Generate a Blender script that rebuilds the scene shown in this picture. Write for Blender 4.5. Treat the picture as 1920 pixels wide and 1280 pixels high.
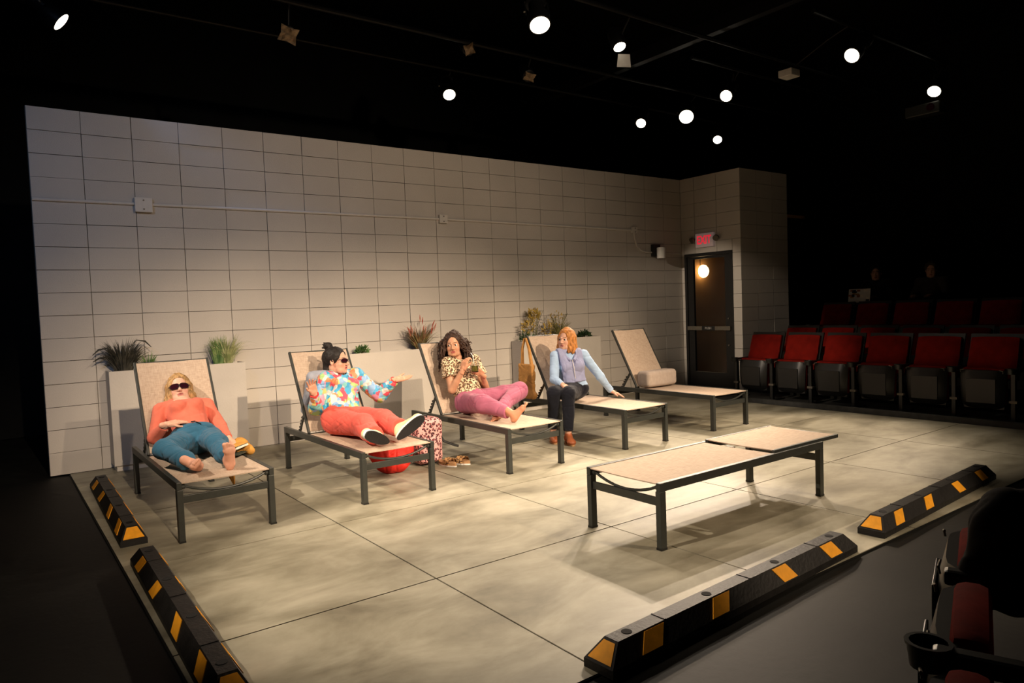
import bpy, bmesh, math, random
import numpy as np
from mathutils import Vector, Matrix
C = bpy.context.scene.collection
for o in list(bpy.data.objects): bpy.data.objects.remove(o)
rnd = random.Random(7)
PI = math.pi

# ------------------------------------------------------------------ camera
F_PX, CAM, YAW, PITCH, ROLL = 1332.0, (-0.376, -7.481, 1.351), 0.6353, -0.0485, -0.0371
cy, sy, cp, sp, cr, sr = math.cos(YAW), math.sin(YAW), math.cos(PITCH), math.sin(PITCH), math.cos(ROLL), math.sin(ROLL)
fwd = Vector((sy*cp, cy*cp, sp)); rt = Vector((cy, -sy, 0)); up = rt.cross(fwd)
r2 = cr*rt + sr*up; u2 = -sr*rt + cr*up
cam = bpy.data.cameras.new('camera'); camo = bpy.data.objects.new('camera', cam); C.objects.link(camo)
camo.matrix_world = Matrix(((r2.x, u2.x, -fwd.x, CAM[0]), (r2.y, u2.y, -fwd.y, CAM[1]), (r2.z, u2.z, -fwd.z, CAM[2]), (0, 0, 0, 1)))
cam.sensor_width = 36; cam.lens = F_PX/1920*36; cam.clip_start = .02
bpy.context.scene.camera = camo
# ------------------------------------------------------------------ world, exposure, lights
vs = bpy.context.scene.view_settings
vs.view_transform = 'Standard'; vs.look = 'None'; vs.gamma = 1; vs.use_curve_mapping = False; vs.exposure = 0.0
w = bpy.data.worlds.new('world'); bpy.context.scene.world = w; w.use_nodes = True
w.node_tree.nodes['Background'].inputs[0].default_value = (.8, .85, 1, 1)
w.node_tree.nodes['Background'].inputs[1].default_value = .0015
WARM = (1, .77, .55); WARM2 = (1, .82, .64); COOL = (.30, .50, 1)
def spot(loc, tgt, power, ang, blend=.6, col=WARM, rad=.06):
    l = bpy.data.lights.new('stage_spot', 'SPOT'); l.energy = power; l.spot_size = math.radians(ang); l.spot_blend = blend
    l.color = col; l.shadow_soft_size = rad
    o = bpy.data.objects.new('stage_spot', l); C.objects.link(o); o.location = loc
    o.rotation_euler = (Vector(tgt)-Vector(loc)).to_track_quat('-Z', 'Y').to_euler()
    return o
# fixtures seen in the photograph: lens position, aim, power, cone, colour, lens radius
RIG = [
 ((.29, -.08, 4.0), (3.4, -.75, 1.3), 90, 40, 1, COOL, .085),
 ((3.97, -2.21, 4.0), (2.9, -4.3, 0), 260, 60, .9, WARM2, .095),
 ((4.37, .07, 4.0), (3.0, -3.0, 0), 240, 50, .8, WARM2, .075),
 ((7.58, -.11, 4.0), (3.2, -2.9, 0), 480, 44, .7, WARM2, .07),
 ((7.90, -.69, 4.0), (3.5, -4.0, 0), 900, 38, .55, WARM, .10),
 ((7.55, -1.64, 4.0), (2.0, -3.6, 0), 520, 44, .7, WARM2, .075),
 ((9.54, .02, 4.0), (5.4, -2.8, 0), 650, 36, .7, WARM2, .07),
 ((7.51, -3.34, 4.0), (2.3, -3.3, 0), 640, 40, .7, WARM, .08),
 ((9.88, -3.19, 4.0), (5.6, -3.6, 0), 1100, 34, .7, WARM, .08),
]
# unseen spots behind the camera, overhead and left; the last four are added
UNSEEN_SPOTS = [
 ((.3, -9.3, 4.3), (1.0, -1.9, .55), 1750, 30, 1, WARM, .07),
 ((2.6, -9.5, 4.3), (2.4, -1.8, .55), 2500, 30, 1, WARM, .07),
 ((4.4, -9.4, 4.3), (4.0, -1.8, .55), 2550, 30, 1, WARM, .07),
 ((6.4, -9.2, 4.3), (6.0, -1.8, .50), 1900, 28, 1, WARM, .07),
 ((-2.4, -4.4, 4.1), (2.2, -4.1, 0), 1200, 36, .6, WARM2, .07),
 ((-2.0, -1.9, 4.1), (2.7, -2.3, 0), 950, 38, .7, WARM2, .07),
 ((-2.0, -2.3, 4.1), (8.5, -.55, 1.15), 1700, 12, .6, WARM2, .07),  # added unseen spot, brightens the block strip by the door
 ((-2.0, -2.9, 4.1), (7.9, -2.25, .55), 1500, 10, 1, WARM2, .07),  # added unseen spot for the first seats of the front row
 ((5.5, -10.5, 4.3), (3.5, -5.0, 0), 1400, 26, .6, WARM, .07),  # added unseen front fill for the tape on the wheel stops
 ((5.6, -6.1, 4.5), (5.9, -3.7, 0), 560, 46, .8, WARM2, .07),  # added unseen overhead fill for the right part of the floor
]
for f in RIG+UNSEEN_SPOTS:
    d = (Vector(f[1])-Vector(f[0])).normalized()
    spot(Vector(f[0])+d*.03, f[1], f[2], f[3], f[4], f[5], .035)
# cool wash on the left end of the wall and an added, unseen fill over the whole wall
spot((-2.2, -5.2, 4.1), (.7, 0, 1.9), 190, 50, 1, (.42, .60, 1))
spot((3.0, -7.0, 4.4), (3.4, 0, 1.3), 430, 70, 1, (1, .80, .62))

# ------------------------------------------------------------------ materials
def nm(name): 
    m = bpy.data.materials.new(name); m.use_nodes = True; return m
def N(m, t, **k):
    n = m.node_tree.nodes.new(t)
    for a, b in k.items(): setattr(n, a, b)
    return n
def L(m, a, b): m.node_tree.links.new(a, b)
def bs(m): return m.node_tree.nodes['Principled BSDF']
def mat(name, col, rough=.6, metal=0, noise=.12, scale=20, bump=0, bscale=80, spec=.4, coat=0, sheen=0, coords='Object'):
    m = nm(name); b = bs(m); b.inputs['Roughness'].default_value = rough; b.inputs['Metallic'].default_value = metal
    b.inputs['Specular IOR Level'].default_value = spec
    if coat: b.inputs['Coat Weight'].default_value = coat
    if sheen: b.inputs['Sheen Weight'].default_value = sheen
    if coords == 'World': src = N(m, 'ShaderNodeNewGeometry').outputs['Position']
    else: src = N(m, 'ShaderNodeTexCoord').outputs['Object']
    n = N(m, 'ShaderNodeTexNoise'); n.inputs['Scale'].default_value = scale; n.inputs['Detail'].default_value = 4; L(m, src, n.inputs['Vector'])
    r = N(m, 'ShaderNodeMapRange'); r.inputs['To Min'].default_value = 1-noise; r.inputs['To Max'].default_value = 1+noise
    r.inputs['From Min'].default_value = .3; r.inputs['From Max'].default_value = .7; L(m, n.outputs['Fac'], r.inputs['Value'])
    v = N(m, 'ShaderNodeVectorMath', operation='SCALE'); v.inputs[0].default_value = col[:3]; L(m, r.outputs[0], v.inputs['Scale'])
    L(m, v.outputs[0], b.inputs['Base Color'])
    if bump:
        n2 = N(m, 'ShaderNodeTexNoise'); n2.inputs['Scale'].default_value = bscale; n2.inputs['Detail'].default_value = 3; L(m, src, n2.inputs['Vector'])
        bp = N(m, 'ShaderNodeBump'); bp.inputs['Strength'].default_value = bump; bp.inputs['Distance'].default_value = .005
        L(m, n2.outputs['Fac'], bp.inputs['Height']); L(m, bp.outputs[0], b.inputs['Normal'])
    return m
def emis(name, col, s):
    m = nm(name); b = bs(m); b.inputs['Base Color'].default_value = (*col, 1); b.inputs['Emission Color'].default_value = (*col, 1); b.inputs['Emission Strength'].default_value = s
    return m
def ramp(m, fac, stops, interp='LINEAR'):
    r = N(m, 'ShaderNodeValToRGB'); r.color_ramp.interpolation = interp
    e = r.color_ramp.elements
    while len(e) < len(stops): e.new(.5)
    for i, (p, c) in enumerate(stops): e[i].position = p; e[i].color = (*c, 1)
    L(m, fac, r.inputs[0]); return r.outputs[0]
M = {}
M['block'] = mat('painted_block', (.56, .515, .455), .75, noise=.06, scale=1.2, bump=.5, bscale=130, coords='World')
M['joint_shade'] = mat('shaded_joint', (.22, .20, .17), .85, noise=.1, scale=4)  # block paint darkened: shade between the blocks put into the colour
M['black'] = mat('black_paint', (.006, .006, .005), .8, noise=.3, scale=3, spec=.15)
M['blackfloor'] = mat('black_stage_floor', (.0065, .0062, .005), .62, noise=.35, scale=2.5, bump=.25, bscale=25, spec=.2)
M['steel'] = mat('dark_steel', (.004, .004, .004), .5, noise=.2, spec=.3)
M['frame'] = mat('powder_coated_metal', (.040, .043, .038), .42, .25, noise=.1, scale=40, spec=.5)
M['rubber'] = mat('black_rubber', (.011, .010, .009), .55, noise=.35, scale=14, bump=.5, bscale=60, spec=.3)
M['yellow'] = mat('yellow_reflective_tape', (.90, .38, .018), .45, noise=.1, scale=30, spec=.4)
M['hole'] = mat('dark_hole', (.003, .003, .003), .9, noise=.1)
M['planter'] = mat('painted_planter', (.60, .555, .49), .7, noise=.05, scale=3, bump=.5, bscale=60)
M['soil'] = mat('dark_soil', (.03, .022, .015), .95, noise=.4, scale=40, bump=1)
M['conduit'] = mat('painted_conduit', (.66, .62, .56), .5, noise=.04)
M['white'] = mat('white_plastic', (.62, .60, .56), .5, noise=.04)
M['red'] = mat('red_velour', (.19, .008, .004), .85, noise=.3, scale=7, bump=.3, bscale=30, spec=.1)
M['seatblack'] = mat('black_seat_plastic', (.009, .009, .0085), .38, noise=.15, spec=.5)
M['aisle'] = mat('grey_riser_edge', (.05, .05, .045), .6, noise=.3, scale=12)
M['doorframe'] = mat('black_door_frame', (.010, .009, .008), .5, noise=.2)
M['bar'] = mat('brushed_bar', (.16, .14, .11), .45, .4, noise=.1)
M['hall'] = mat('hall_wall', (.40, .20, .07), .8, noise=.1, scale=3)
M['tan'] = mat('tan_canvas', (.46, .22, .055), .8, noise=.2, scale=12, bump=.5, bscale=50)
M['mustard'] = mat('mustard_cloth', (.52, .25, .045), .85, noise=.15, scale=15, bump=.6, bscale=60)
M['bolster'] = mat('beige_cushion', (.44, .36, .30), .9, noise=.06, scale=30, bump=.4, bscale=200)
M['grey_pillow'] = mat('grey_cushion', (.30, .32, .38), .9, noise=.1, scale=20, bump=.3)
M['redbag'] = mat('red_fabric', (.62, .02, .01), .7, noise=.2, scale=9, bump=.4, bscale=25)
M['book'] = mat('book_cover', (.05, .06, .045), .5, noise=.2)
M['paper'] = mat('paper_pages', (.75, .70, .60), .8, noise=.05)
M['straw'] = mat('white_straw', (.8, .8, .78), .4, noise=.02)
M['soleblack'] = mat('black_shoe_sole', (.012, .012, .014), .6, noise=.2, bump=.6, bscale=120)
M['solewhite'] = mat('white_shoe_foam', (.75, .73, .70), .6, noise=.05)
M['shoe_yellow'] = mat('yellow_shoe_upper', (.70, .58, .34), .7, noise=.2, scale=40)
M['clog'] = mat('brown_leather', (.30, .085, .03), .5, noise=.15)
M['cork'] = mat('cork_footbed', (.40, .22, .10), .8, noise=.2, scale=60)
M['lens'] = mat('dark_lens', (.03, .006, .012), .06, noise=.1, spec=.8)
M['darkcoat'] = mat('dark_coat', (.006, .006, .006), .9, noise=.3)
M['lamp_on'] = emis('lit_lens', (1, .90, .72), 5)
M['lamp_globe'] = emis('lit_globe', (1, .72, .36), 7)
M['foil'] = mat('brown_gel_foil', (.22, .15, .08), .6, noise=.45, scale=22, bump=1, bscale=20)
M['exit_red'] = emis('exit_red', (1, .02, .05), .6)
M['exit_face'] = emis('exit_sign_face', (.62, .46, .42), .10)
# sling: woven tan fabric
m = M['sling'] = nm('woven_sling'); b = bs(m); b.inputs['Roughness'].default_value = .8; b.inputs['Specular IOR Level'].default_value = .2
tc = N(m, 'ShaderNodeTexCoord'); mp = N(m, 'ShaderNodeMapping'); mp.inputs['Scale'].default_value = (240, 20, 20); L(m, tc.outputs['Object'], mp.inputs[0])
n1 = N(m, 'ShaderNodeTexNoise'); n1.inputs['Scale'].default_value = 1; n1.inputs['Detail'].default_value = 3; L(m, mp.outputs[0], n1.inputs['Vector'])
mp2 = N(m, 'ShaderNodeMapping'); mp2.inputs['Scale'].default_value = (20, 240, 240); L(m, tc.outputs['Object'], mp2.inputs[0])
n2 = N(m, 'ShaderNodeTexNoise'); n2.inputs['Scale'].default_value = 1; n2.inputs['Detail'].default_value = 3; L(m, mp2.outputs[0], n2.inputs['Vector'])
ad = N(m, 'ShaderNodeMath', operation='ADD'); L(m, n1.outputs['Fac'], ad.inputs[0]); L(m, n2.outputs['Fac'], ad.inputs[1])
hf = N(m, 'ShaderNodeMath', operation='MULTIPLY'); hf.inputs[1].default_value = .5; L(m, ad.outputs[0], hf.inputs[0])
L(m, ramp(m, hf.outputs[0], [(.36, (.37, .275, .205)), (.5, (.46, .355, .27)), (.64, (.53, .42, .325))]), b.inputs['Base Color'])
# painted concrete-look floor panels
m = M['panel'] = nm('painted_floor_panel'); b = bs(m); b.inputs['Specular IOR Level'].default_value = .35
g = N(m, 'ShaderNodeNewGeometry')
mp = N(m, 'ShaderNodeMapping'); mp.inputs['Scale'].default_value = (1.0, 1.7, 1); L(m, g.outputs['Position'], mp.inputs[0])
n1 = N(m, 'ShaderNodeTexNoise'); n1.inputs['Scale'].default_value = 1.7; n1.inputs['Detail'].default_value = 7; n1.inputs['Roughness'].default_value = .6; n1.inputs['Distortion'].default_value = .45; L(m, mp.outputs[0], n1.inputs['Vector'])
c1 = ramp(m, n1.outputs['Fac'], [(.32, (.150, .136, .094)), (.44, (.235, .216, .155)), (.55, (.305, .285, .212)), (.68, (.38, .352, .270))])
n2 = N(m, 'ShaderNodeTexNoise'); n2.inputs['Scale'].default_value = 9; n2.inputs['Detail'].default_value = 5; L(m, mp.outputs[0], n2.inputs['Vector'])
mx = N(m, 'ShaderNodeMix', data_type='RGBA', blend_type='MULTIPLY'); mx.inputs[0].default_value = .35
L(m, c1, mx.inputs[6]); L(m, ramp(m, n2.outputs['Fac'], [(.3, (.72, .70, .66)), (.6, (1, 1, 1))]), mx.inputs[7]); L(m, mx.outputs[2], b.inputs['Base Color'])
rr = N(m, 'ShaderNodeMapRange'); rr.inputs['To Min'].default_value = .38; rr.inputs['To Max'].default_value = .62; L(m, n1.outputs['Fac'], rr.inputs['Value']); L(m, rr.outputs[0], b.inputs['Roughness'])
# leopard print
def leopard(name, base, ring, mid, scale):
    m = nm(name); b = bs(m); b.inputs['Roughness'].default_value = .8; b.inputs['Specular IOR Level'].default_value = .2
    tc = N(m, 'ShaderNodeTexCoord'); no = N(m, 'ShaderNodeTexNoise'); no.inputs['Scale'].default_value = scale*.8; L(m, tc.outputs['Object'], no.inputs['Vector'])
    mx = N(m, 'ShaderNodeVectorMath', operation='MULTIPLY_ADD'); L(m, no.outputs['Color'], mx.inputs[0]); mx.inputs[1].default_value = (.022,)*3; L(m, tc.outputs['Object'], mx.inputs[2])
    v = N(m, 'ShaderNodeTexVoronoi'); v.inputs['Scale'].default_value = scale; L(m, mx.outputs[0], v.inputs['Vector'])
    L(m, ramp(m, v.outputs['Distance'], [(0, mid), (.2, mid), (.27, ring), (.47, ring), (.54, base), (1, base)]), b.inputs['Base Color']); return m
M['leopard'] = leopard('leopard_shirt', (.74, .56, .37), (.025, .014, .01), (.36, .18, .08), 60)
M['leopard_pink'] = leopard('pink_leopard', (.70, .36, .34), (.04, .014, .02), (.36, .10, .10), 46)
M['leopard_tan'] = leopard('leopard_strap', (.42, .24, .10), (.04, .02, .01), (.26, .11, .04), 60)
# bright patchwork windbreaker
m = M['jacket'] = nm('bright_patchwork_nylon'); b = bs(m); b.inputs['Roughness'].default_value = .5
tc = N(m, 'ShaderNodeTexCoord'); no = N(m, 'ShaderNodeTexNoise'); no.inputs['Scale'].default_value = 10; L(m, tc.outputs['Object'], no.inputs['Vector'])
mx = N(m, 'ShaderNodeVectorMath', operation='MULTIPLY_ADD'); L(m, no.outputs['Color'], mx.inputs[0]); mx.inputs[1].default_value = (.07,)*3; L(m, tc.outputs['Object'], mx.inputs[2])
v = N(m, 'ShaderNodeTexVoronoi'); v.inputs['Scale'].default_value = 25; L(m, mx.outputs[0], v.inputs['Vector'])
sp_ = N(m, 'ShaderNodeSeparateColor'); L(m, v.outputs['Color'], sp_.inputs[0])
L(m, ramp(m, sp_.outputs[0], [(0, (.66, .08, .12)), (.11, (.05, .36, .62)), (.27, (.74, .58, .20)), (.38, (.20, .55, .56)), (.50, (.74, .26, .12)), (.59, (.66, .64, .62)), (.74, (.34, .52, .18)), (.80, (.70, .30, .42)), (.88, (.24, .44, .72))], 'CONSTANT'), b.inputs['Base Color'])
# skin / hair use painted attribute colours
def attr_mat(name, rough, sss=0, hair=False):
    m = nm(name); b = bs(m); b.inputs['Roughness'].default_value = rough; b.inputs['Specular IOR Level'].default_value = .3
    a = N(m, 'ShaderNodeAttribute'); a.attribute_name = 'tint'; tc = N(m, 'ShaderNodeTexCoord')
    mp = N(m, 'ShaderNodeMapping'); mp.inputs['Scale'].default_value = (150, 150, 14) if hair else (40, 40, 40); L(m, tc.outputs['Object'], mp.inputs[0])
    n = N(m, 'ShaderNodeTexNoise'); n.inputs['Scale'].default_value = 1; n.inputs['Detail'].default_value = 3; L(m, mp.outputs[0], n.inputs['Vector'])
    r = N(m, 'ShaderNodeMapRange'); r.inputs['From Min'].default_value = .3; r.inputs['From Max'].default_value = .7
    r.inputs['To Min'].default_value = .5 if hair else .94; r.inputs['To Max'].default_value = 1.35 if hair else 1.05; L(m, n.outputs['Fac'], r.inputs['Value'])
    v = N(m, 'ShaderNodeVectorMath', operation='SCALE'); L(m, a.outputs['Color'], v.inputs[0]); L(m, r.outputs[0], v.inputs['Scale']); L(m, v.outputs[0], b.inputs['Base Color'])
    if sss:
        b.inputs['Subsurface Weight'].default_value = sss; b.inputs['Subsurface Radius'].default_value = (.9, .35, .2); b.inputs['Subsurface Scale'].default_value = .008
    return m
M['skin'] = attr_mat('skin', .5); M['hair'] = attr_mat('hair_strands', .62, hair=True)
def cloth(name, col, sheen=.1): return mat(name, col, .85, noise=.1, scale=14, bump=.35, bscale=45, spec=.2, sheen=sheen)
M['glass'] = nm('clear_glass'); b = bs(M['glass']); b.inputs['Transmission Weight'].default_value = 1; b.inputs['Roughness'].default_value = .02; b.inputs['IOR'].default_value = 1.45; b.inputs['Base Color'].default_value = (.9, .92, .9, 1)
M['drink'] = mat('green_drink', (.20, .17, .03), .3, noise=.2)

# ------------------------------------------------------------------ mesh helpers
class MB:
    def __init__(s): s.v = []; s.f = []
    def add(s, vs_, fs):
        n = len(s.v); s.v += [tuple(v) for v in vs_]; s.f += [tuple(i+n for i in f) for f in fs]; return s
    def box(s, c, d, R=None):
        x, y, z = (k/2 for k in d)
        V = [Vector((a*x, b_*y, c_*z)) for a in (-1, 1) for b_ in (-1, 1) for c_ in (-1, 1)]
        if R is not None: V = [R @ v for v in V]
        return s.add([v+Vector(c) for v in V], [(0, 1, 3, 2), (4, 6, 7, 5), (0, 4, 5, 1), (2, 3, 7, 6), (0, 2, 6, 4), (1, 5, 7, 3)])
    def b2(s, lo, hi): return s.box([(a+b_)/2 for a, b_ in zip(lo, hi)], [abs(b_-a) for a, b_ in zip(lo, hi)])
    def cbox(s, lo, hi, ch):   # chamfered box
        (x0, y0, z0), (x1, y1, z1) = lo, hi; bm = bmesh.new()
        bmesh.ops.create_cube(bm, size=1)
        for v in bm.verts: v.co = Vector((x0+(v.co.x+.5)*(x1-x0), y0+(v.co.y+.5)*(y1-y0), z0+(v.co.z+.5)*(z1-z0)))
        bmesh.ops.bevel(bm, geom=bm.edges[:], offset=ch, segments=2, affect='EDGES', profile=.5)
        bm.verts.ensure_lookup_table(); s.add([v.co[:] for v in bm.verts], [[v.index for v in f.verts] for f in bm.faces]); bm.free(); return s
    def bar(s, a, b_, wd, ht, upv=(0, 0, 1)):
        a, b_ = Vector(a), Vector(b_); d = (b_-a); l = d.length; d.normalize()
        x = d.cross(Vector(upv)).normalized(); z = x.cross(d)
        R = Matrix((x, d, z)).transposed(); return s.box((a+b_)/2, (wd, l, ht), R)
    def tube(s, pts, r, seg=8, cap=True):
        pts = [Vector(p) for p in pts]; n = len(pts); rs = r if isinstance(r, (list, tuple)) else [r]*n
        V = []; prev = None
        for i, p in enumerate(pts):
            d = (pts[min(i+1, n-1)]-pts[max(i-1, 0)]).normalized()
            if prev is None: x = d.orthogonal().normalized()
            else: x = (prev-d*prev.dot(d)).normalized()
            prev = x; y = d.cross(x)
            V += [p+(x*math.cos(2*PI*k/seg)+y*math.sin(2*PI*k/seg))*rs[i] for k in range(seg)]
        F = [(i*seg+k, i*seg+(k+1) % seg, (i+1)*seg+(k+1) % seg, (i+1)*seg+k) for i in range(n-1) for k in range(seg)]
        if cap: F += [tuple(range(seg))[::-1], tuple((n-1)*seg+k for k in range(seg))]
        return s.add(V, F)
    def lathe(s, prof, c=(0, 0, 0), axis=(0, 0, 1), seg=20, sq=None):
        ax = Vector(axis).normalized(); x = ax.orthogonal().normalized(); y = ax.cross(x); c = Vector(c); V = []
        for r, h in prof:
            for k in range(seg): V.append(c+ax*h+(x*math.cos(2*PI*k/seg)+y*math.sin(2*PI*k/seg))*r)
        n = len(prof)
        F = [(i*seg+k, i*seg+(k+1) % seg, (i+1)*seg+(k+1) % seg, (i+1)*seg+k) for i in range(n-1) for k in range(seg)]
        F += [tuple(range(seg))[::-1], tuple((n-1)*seg+k for k in range(seg))]
        return s.add(V, F)
    def poly(s, pts, th):     # flat polygon extruded along its normal
        P = [Vector(p) for p in pts]; nr = (P[1]-P[0]).cross(P[2]-P[1]).normalized()*th; n = len(P)
        return s.add(P+[p+nr for p in P], [tuple(range(n))[::-1], tuple(n+i for i in range(n))]+[(i, (i+1) % n, n+(i+1) % n, n+i) for i in range(n)])
    def build(s, name, m, parent=None, smooth=False, loc=None):
        me = bpy.data.meshes.new(name); me.from_pydata(s.v, [], s.f); me.validate(); me.materials.append(m)
        bm = bmesh.new(); bm.from_mesh(me); bmesh.ops.recalc_face_normals(bm, faces=bm.faces); bm.to_mesh(me); bm.free()
        if smooth:
            me.polygons.foreach_set('use_smooth', [True]*len(me.polygons)); me.set_sharp_from_angle(angle=math.radians(40))
        o = bpy.data.objects.new(name, me); C.objects.link(o)
        if parent: o.parent = parent
        if loc: o.location = loc
        return o
def tag(o, label=None, cat=None, group=None, kind=None):
    if label: o['label'] = label
    if cat: o['category'] = cat
    if group: o['group'] = group
    if kind: o['kind'] = kind
    return o
def thing(name, loc, label, cat, rz=0, group=None):
    o = bpy.data.objects.new(name, None); C.objects.link(o); o.location = loc; o.rotation_euler = (0, 0, rz); o.empty_display_size = .1
    return tag(o, label, cat, group)
def struct(o): o['kind'] = 'structure'; return o
def copy_tree(o, parent=None):
    c = o.copy(); C.objects.link(c); c.parent = parent
    for ch in list(o.children): copy_tree(ch, c)
    return c
# ------------------------------------------------------------------ structure
H, BW, BH = 3.2512, .4066, .2032
struct(MB().b2((-3.2, -13, -.16), (14, 3.0, -.012)).build('floor', M['blackfloor']))
st = struct(MB().b2((.14, -5.60, -.012), (7.52, .0, -.004)).build('floor_stage_base', M['black']))
xs = [.145, 1.370, 2.594, 3.835, 5.06, 6.29, 7.52]; ys = [0, -.68, -1.915, -3.15, -4.395, -5.60]
for i in range(6):
    for j in range(5):
        MB().b2((xs[i]+.0045, ys[j+1]+.0045, -.004), (xs[i+1]-.0045, ys[j]-.0045, 0)).build('floor_panel', M['panel'], st)
struct(MB().b2((7.52, -13, -.012), (7.60, -1.1, .005)).build('floor_seating_edge', M['aisle'])) if False else None
struct(MB().b2((-3.2, -13, 6.0), (14, 3.0, 6.1)).build('ceiling', M['black']))
struct(MB().b2((-3.3, -13, 0), (-3.2, 3.0, 6)).build('wall_left', M['black']))
struct(MB().b2((-3.2, 2.9, 0), (14, 3.0, 6)).build('wall_back', M['black']))
struct(MB().b2((14, -13, 0), (14.1, 3, 6)).build('wall_right', M['black']))
struct(MB().b2((-3.2, -13.1, 0), (14, -13, 6)).build('wall_front', M['black']))
# block wall of the set
wb = struct(MB().b2((0, .012, 0), (8.54, .10, H)).build('wall_set_back', M['joint_shade']))
mb0 = MB().b2((.003, -.0, .0025), (BW-.003, .03, BH-.0025)); blk = None; rest = MB(); cnt = 0
for i in range(21):
    for r in range(16):
        if cnt < 300:
            if blk is None: o = blk = mb0.build('block', M['block'], wb)
            else: o = blk.copy(); C.objects.link(o)
            o.location = (i*BW+rnd.uniform(-.0008, .0008), rnd.uniform(-.002, .002), r*BH+rnd.uniform(-.001, .001)); o.rotation_euler = (0, rnd.uniform(-.002, .002), 0)
            cnt += 1
        else: rest.b2((i*BW+.003, rnd.uniform(-.002, .002), r*BH+.0025), ((i+1)*BW-.003, .03, (r+1)*BH-.0025))
tag(rest.build('block_rows', M['block'], wb), kind='stuff')
# return wall with the door (faces -x), then the face that looks at the audience (faces -y)
XR, YR = 8.54, -1.10; D0, D1, DH = -.065, -.955, 2.07
wr_ = MB().b2((XR+.012, YR+.012, 0), (XR+.10, D1, H)).b2((XR+.012, D1, DH), (XR+.10, D0, H)).b2((XR+.012, D0, 0), (XR+.10, .012, H))
wr_ = struct(wr_.build('wall_set_return', M['joint_shade']))
for r in range(16):
    z0, z1 = r*BH+.0025, (r+1)*BH-.0025
    for (ya, yb) in ((-.0, -.27), (-.27, -.68), (-.68, YR)):
        segs = [(ya, yb)]
        if z0 < DH:
            if z1 > DH+.03: z0b = DH+.004
            else: z0b = None
            segs = []
            for s0, s1 in ((ya, max(yb, D0)), (min(ya, D1), yb)):
                if s0-s1 > .02: segs.append((s0, s1, z0))
            if z0b: segs.append((min(ya, D0), max(yb, D1), z0b))
        for sg in segs:
            zz = sg[2] if len(sg) > 2 else z0
            if sg[0]-sg[1] < .02: continue
            MB().b2((XR, sg[1]+.003, zz), (XR+.03, sg[0]-.003, z1)).build('block', M['block'], wr_, loc=(rnd.uniform(-.0015, .0015), 0, 0))
wf = struct(MB().b2((XR+.012, YR+.012, 0), (9.74, YR+.10, H)).build('wall_set_side', M['joint_shade']))
for r in range(16):
    for i in range(3):
        MB().b2((XR+i*.4+.003, YR, r*BH+.0025), (XR+(i+1)*.4-.003, YR+.03, (r+1)*BH-.0025)).build('block', M['block'], wf, loc=(0, rnd.uniform(-.0015, .0015), 0))
# hallway behind the door
hw = struct(MB().b2((8.66, .35, 0), (10.4, .40, 2.6)).b2((10.35, -1.0, 0), (10.4, .35, 2.6)).b2((8.66, -1.0, 2.6), (10.4, .4, 2.65)).build('wall_hallway', M['hall']))
struct(MB().b2((8.95, -.80, 0), (9.0, -.56, 2.6)).b2((8.66, -1.0, 0), (10.4, -.98, 2.6)).build('wall_hallway_side', M['black']))
# door
dr = thing('door_1', (XR, -.51, 0), None, None); struct(dr)
def dy(a, b_, z0, z1, x0=-.012, x1=.05): return MB().b2((x0, a, z0), (x1, b_, z1))
MB().b2((-.014, .40, 0), (.09, .445, DH)).b2((-.014, -.445, 0), (.09, -.40, DH)).b2((-.014, -.40, DH-.045), (.09, .40, DH)).build('door_frame', M['doorframe'], dr)
MB().b2((.0, .285, 0), (.045, .395, DH-.05)).b2((.0, -.395, 0), (.045, -.30, DH-.05)).b2((.0, -.30, 1.985), (.045, .285, DH-.05)).b2((.0, -.30, 0.012), (.045, .285, .235)).build('door_leaf', M['doorframe'], dr)
gl = MB().b2((.018, -.30, .235), (.024, .285, 1.985)).build('glass_pane', M['glass'], dr)
MB().b2((-.05, -.41, .885), (-.03, .385, .945)).b2((-.03, .33, .89), (0, .37, .94)).b2((-.03, -.40, .89), (0, -.36, .94)).build('push_bar', M['bar'], dr)
pp = MB().b2((-.058, -.135, .88), (-.05, .10, .95)).build('push_plate', M['doorframe'], dr)
MB().b2((-.006, -.28, .236), (-.001, .27, .242)).build('bottom_trim', M['bar'], dr)
MB().lathe([(.012, 0), (.012, .02)], (-.02, -.36, 1.06), (1, 0, 0), 10).lathe([(.012, 0), (.012, .02)], (-.02, -.36, .66), (1, 0, 0), 10).build('lock_cylinder', M['bar'], dr)
def text(body, size, loc, rot, m, name, parent=None, ext=.001, sx=1, bold=0):
    cu = bpy.data.curves.new(name, 'FONT'); cu.body = body; cu.size = size; cu.align_x = 'CENTER'; cu.align_y = 'CENTER'; cu.extrude = ext; cu.offset = bold
    t = bpy.data.objects.new(name, cu); C.objects.link(t); bpy.context.view_layer.update()
    me = bpy.data.meshes.new_from_object(t); bpy.data.objects.remove(t)
    o = bpy.data.objects.new(name, me); C.objects.link(o); me.materials.clear(); me.materials.append(m); o.location = loc; o.rotation_euler = rot; o.scale = (sx, 1, 1)
    if parent: o.parent = parent
    return o
text('PUSH', .05, (-.0005, 0, 0), (PI/2, 0, -PI/2), M['white'], 'push_lettering', None).parent = pp
bpy.data.objects['push_lettering'].location = (-.059, -.018, .915)
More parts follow.
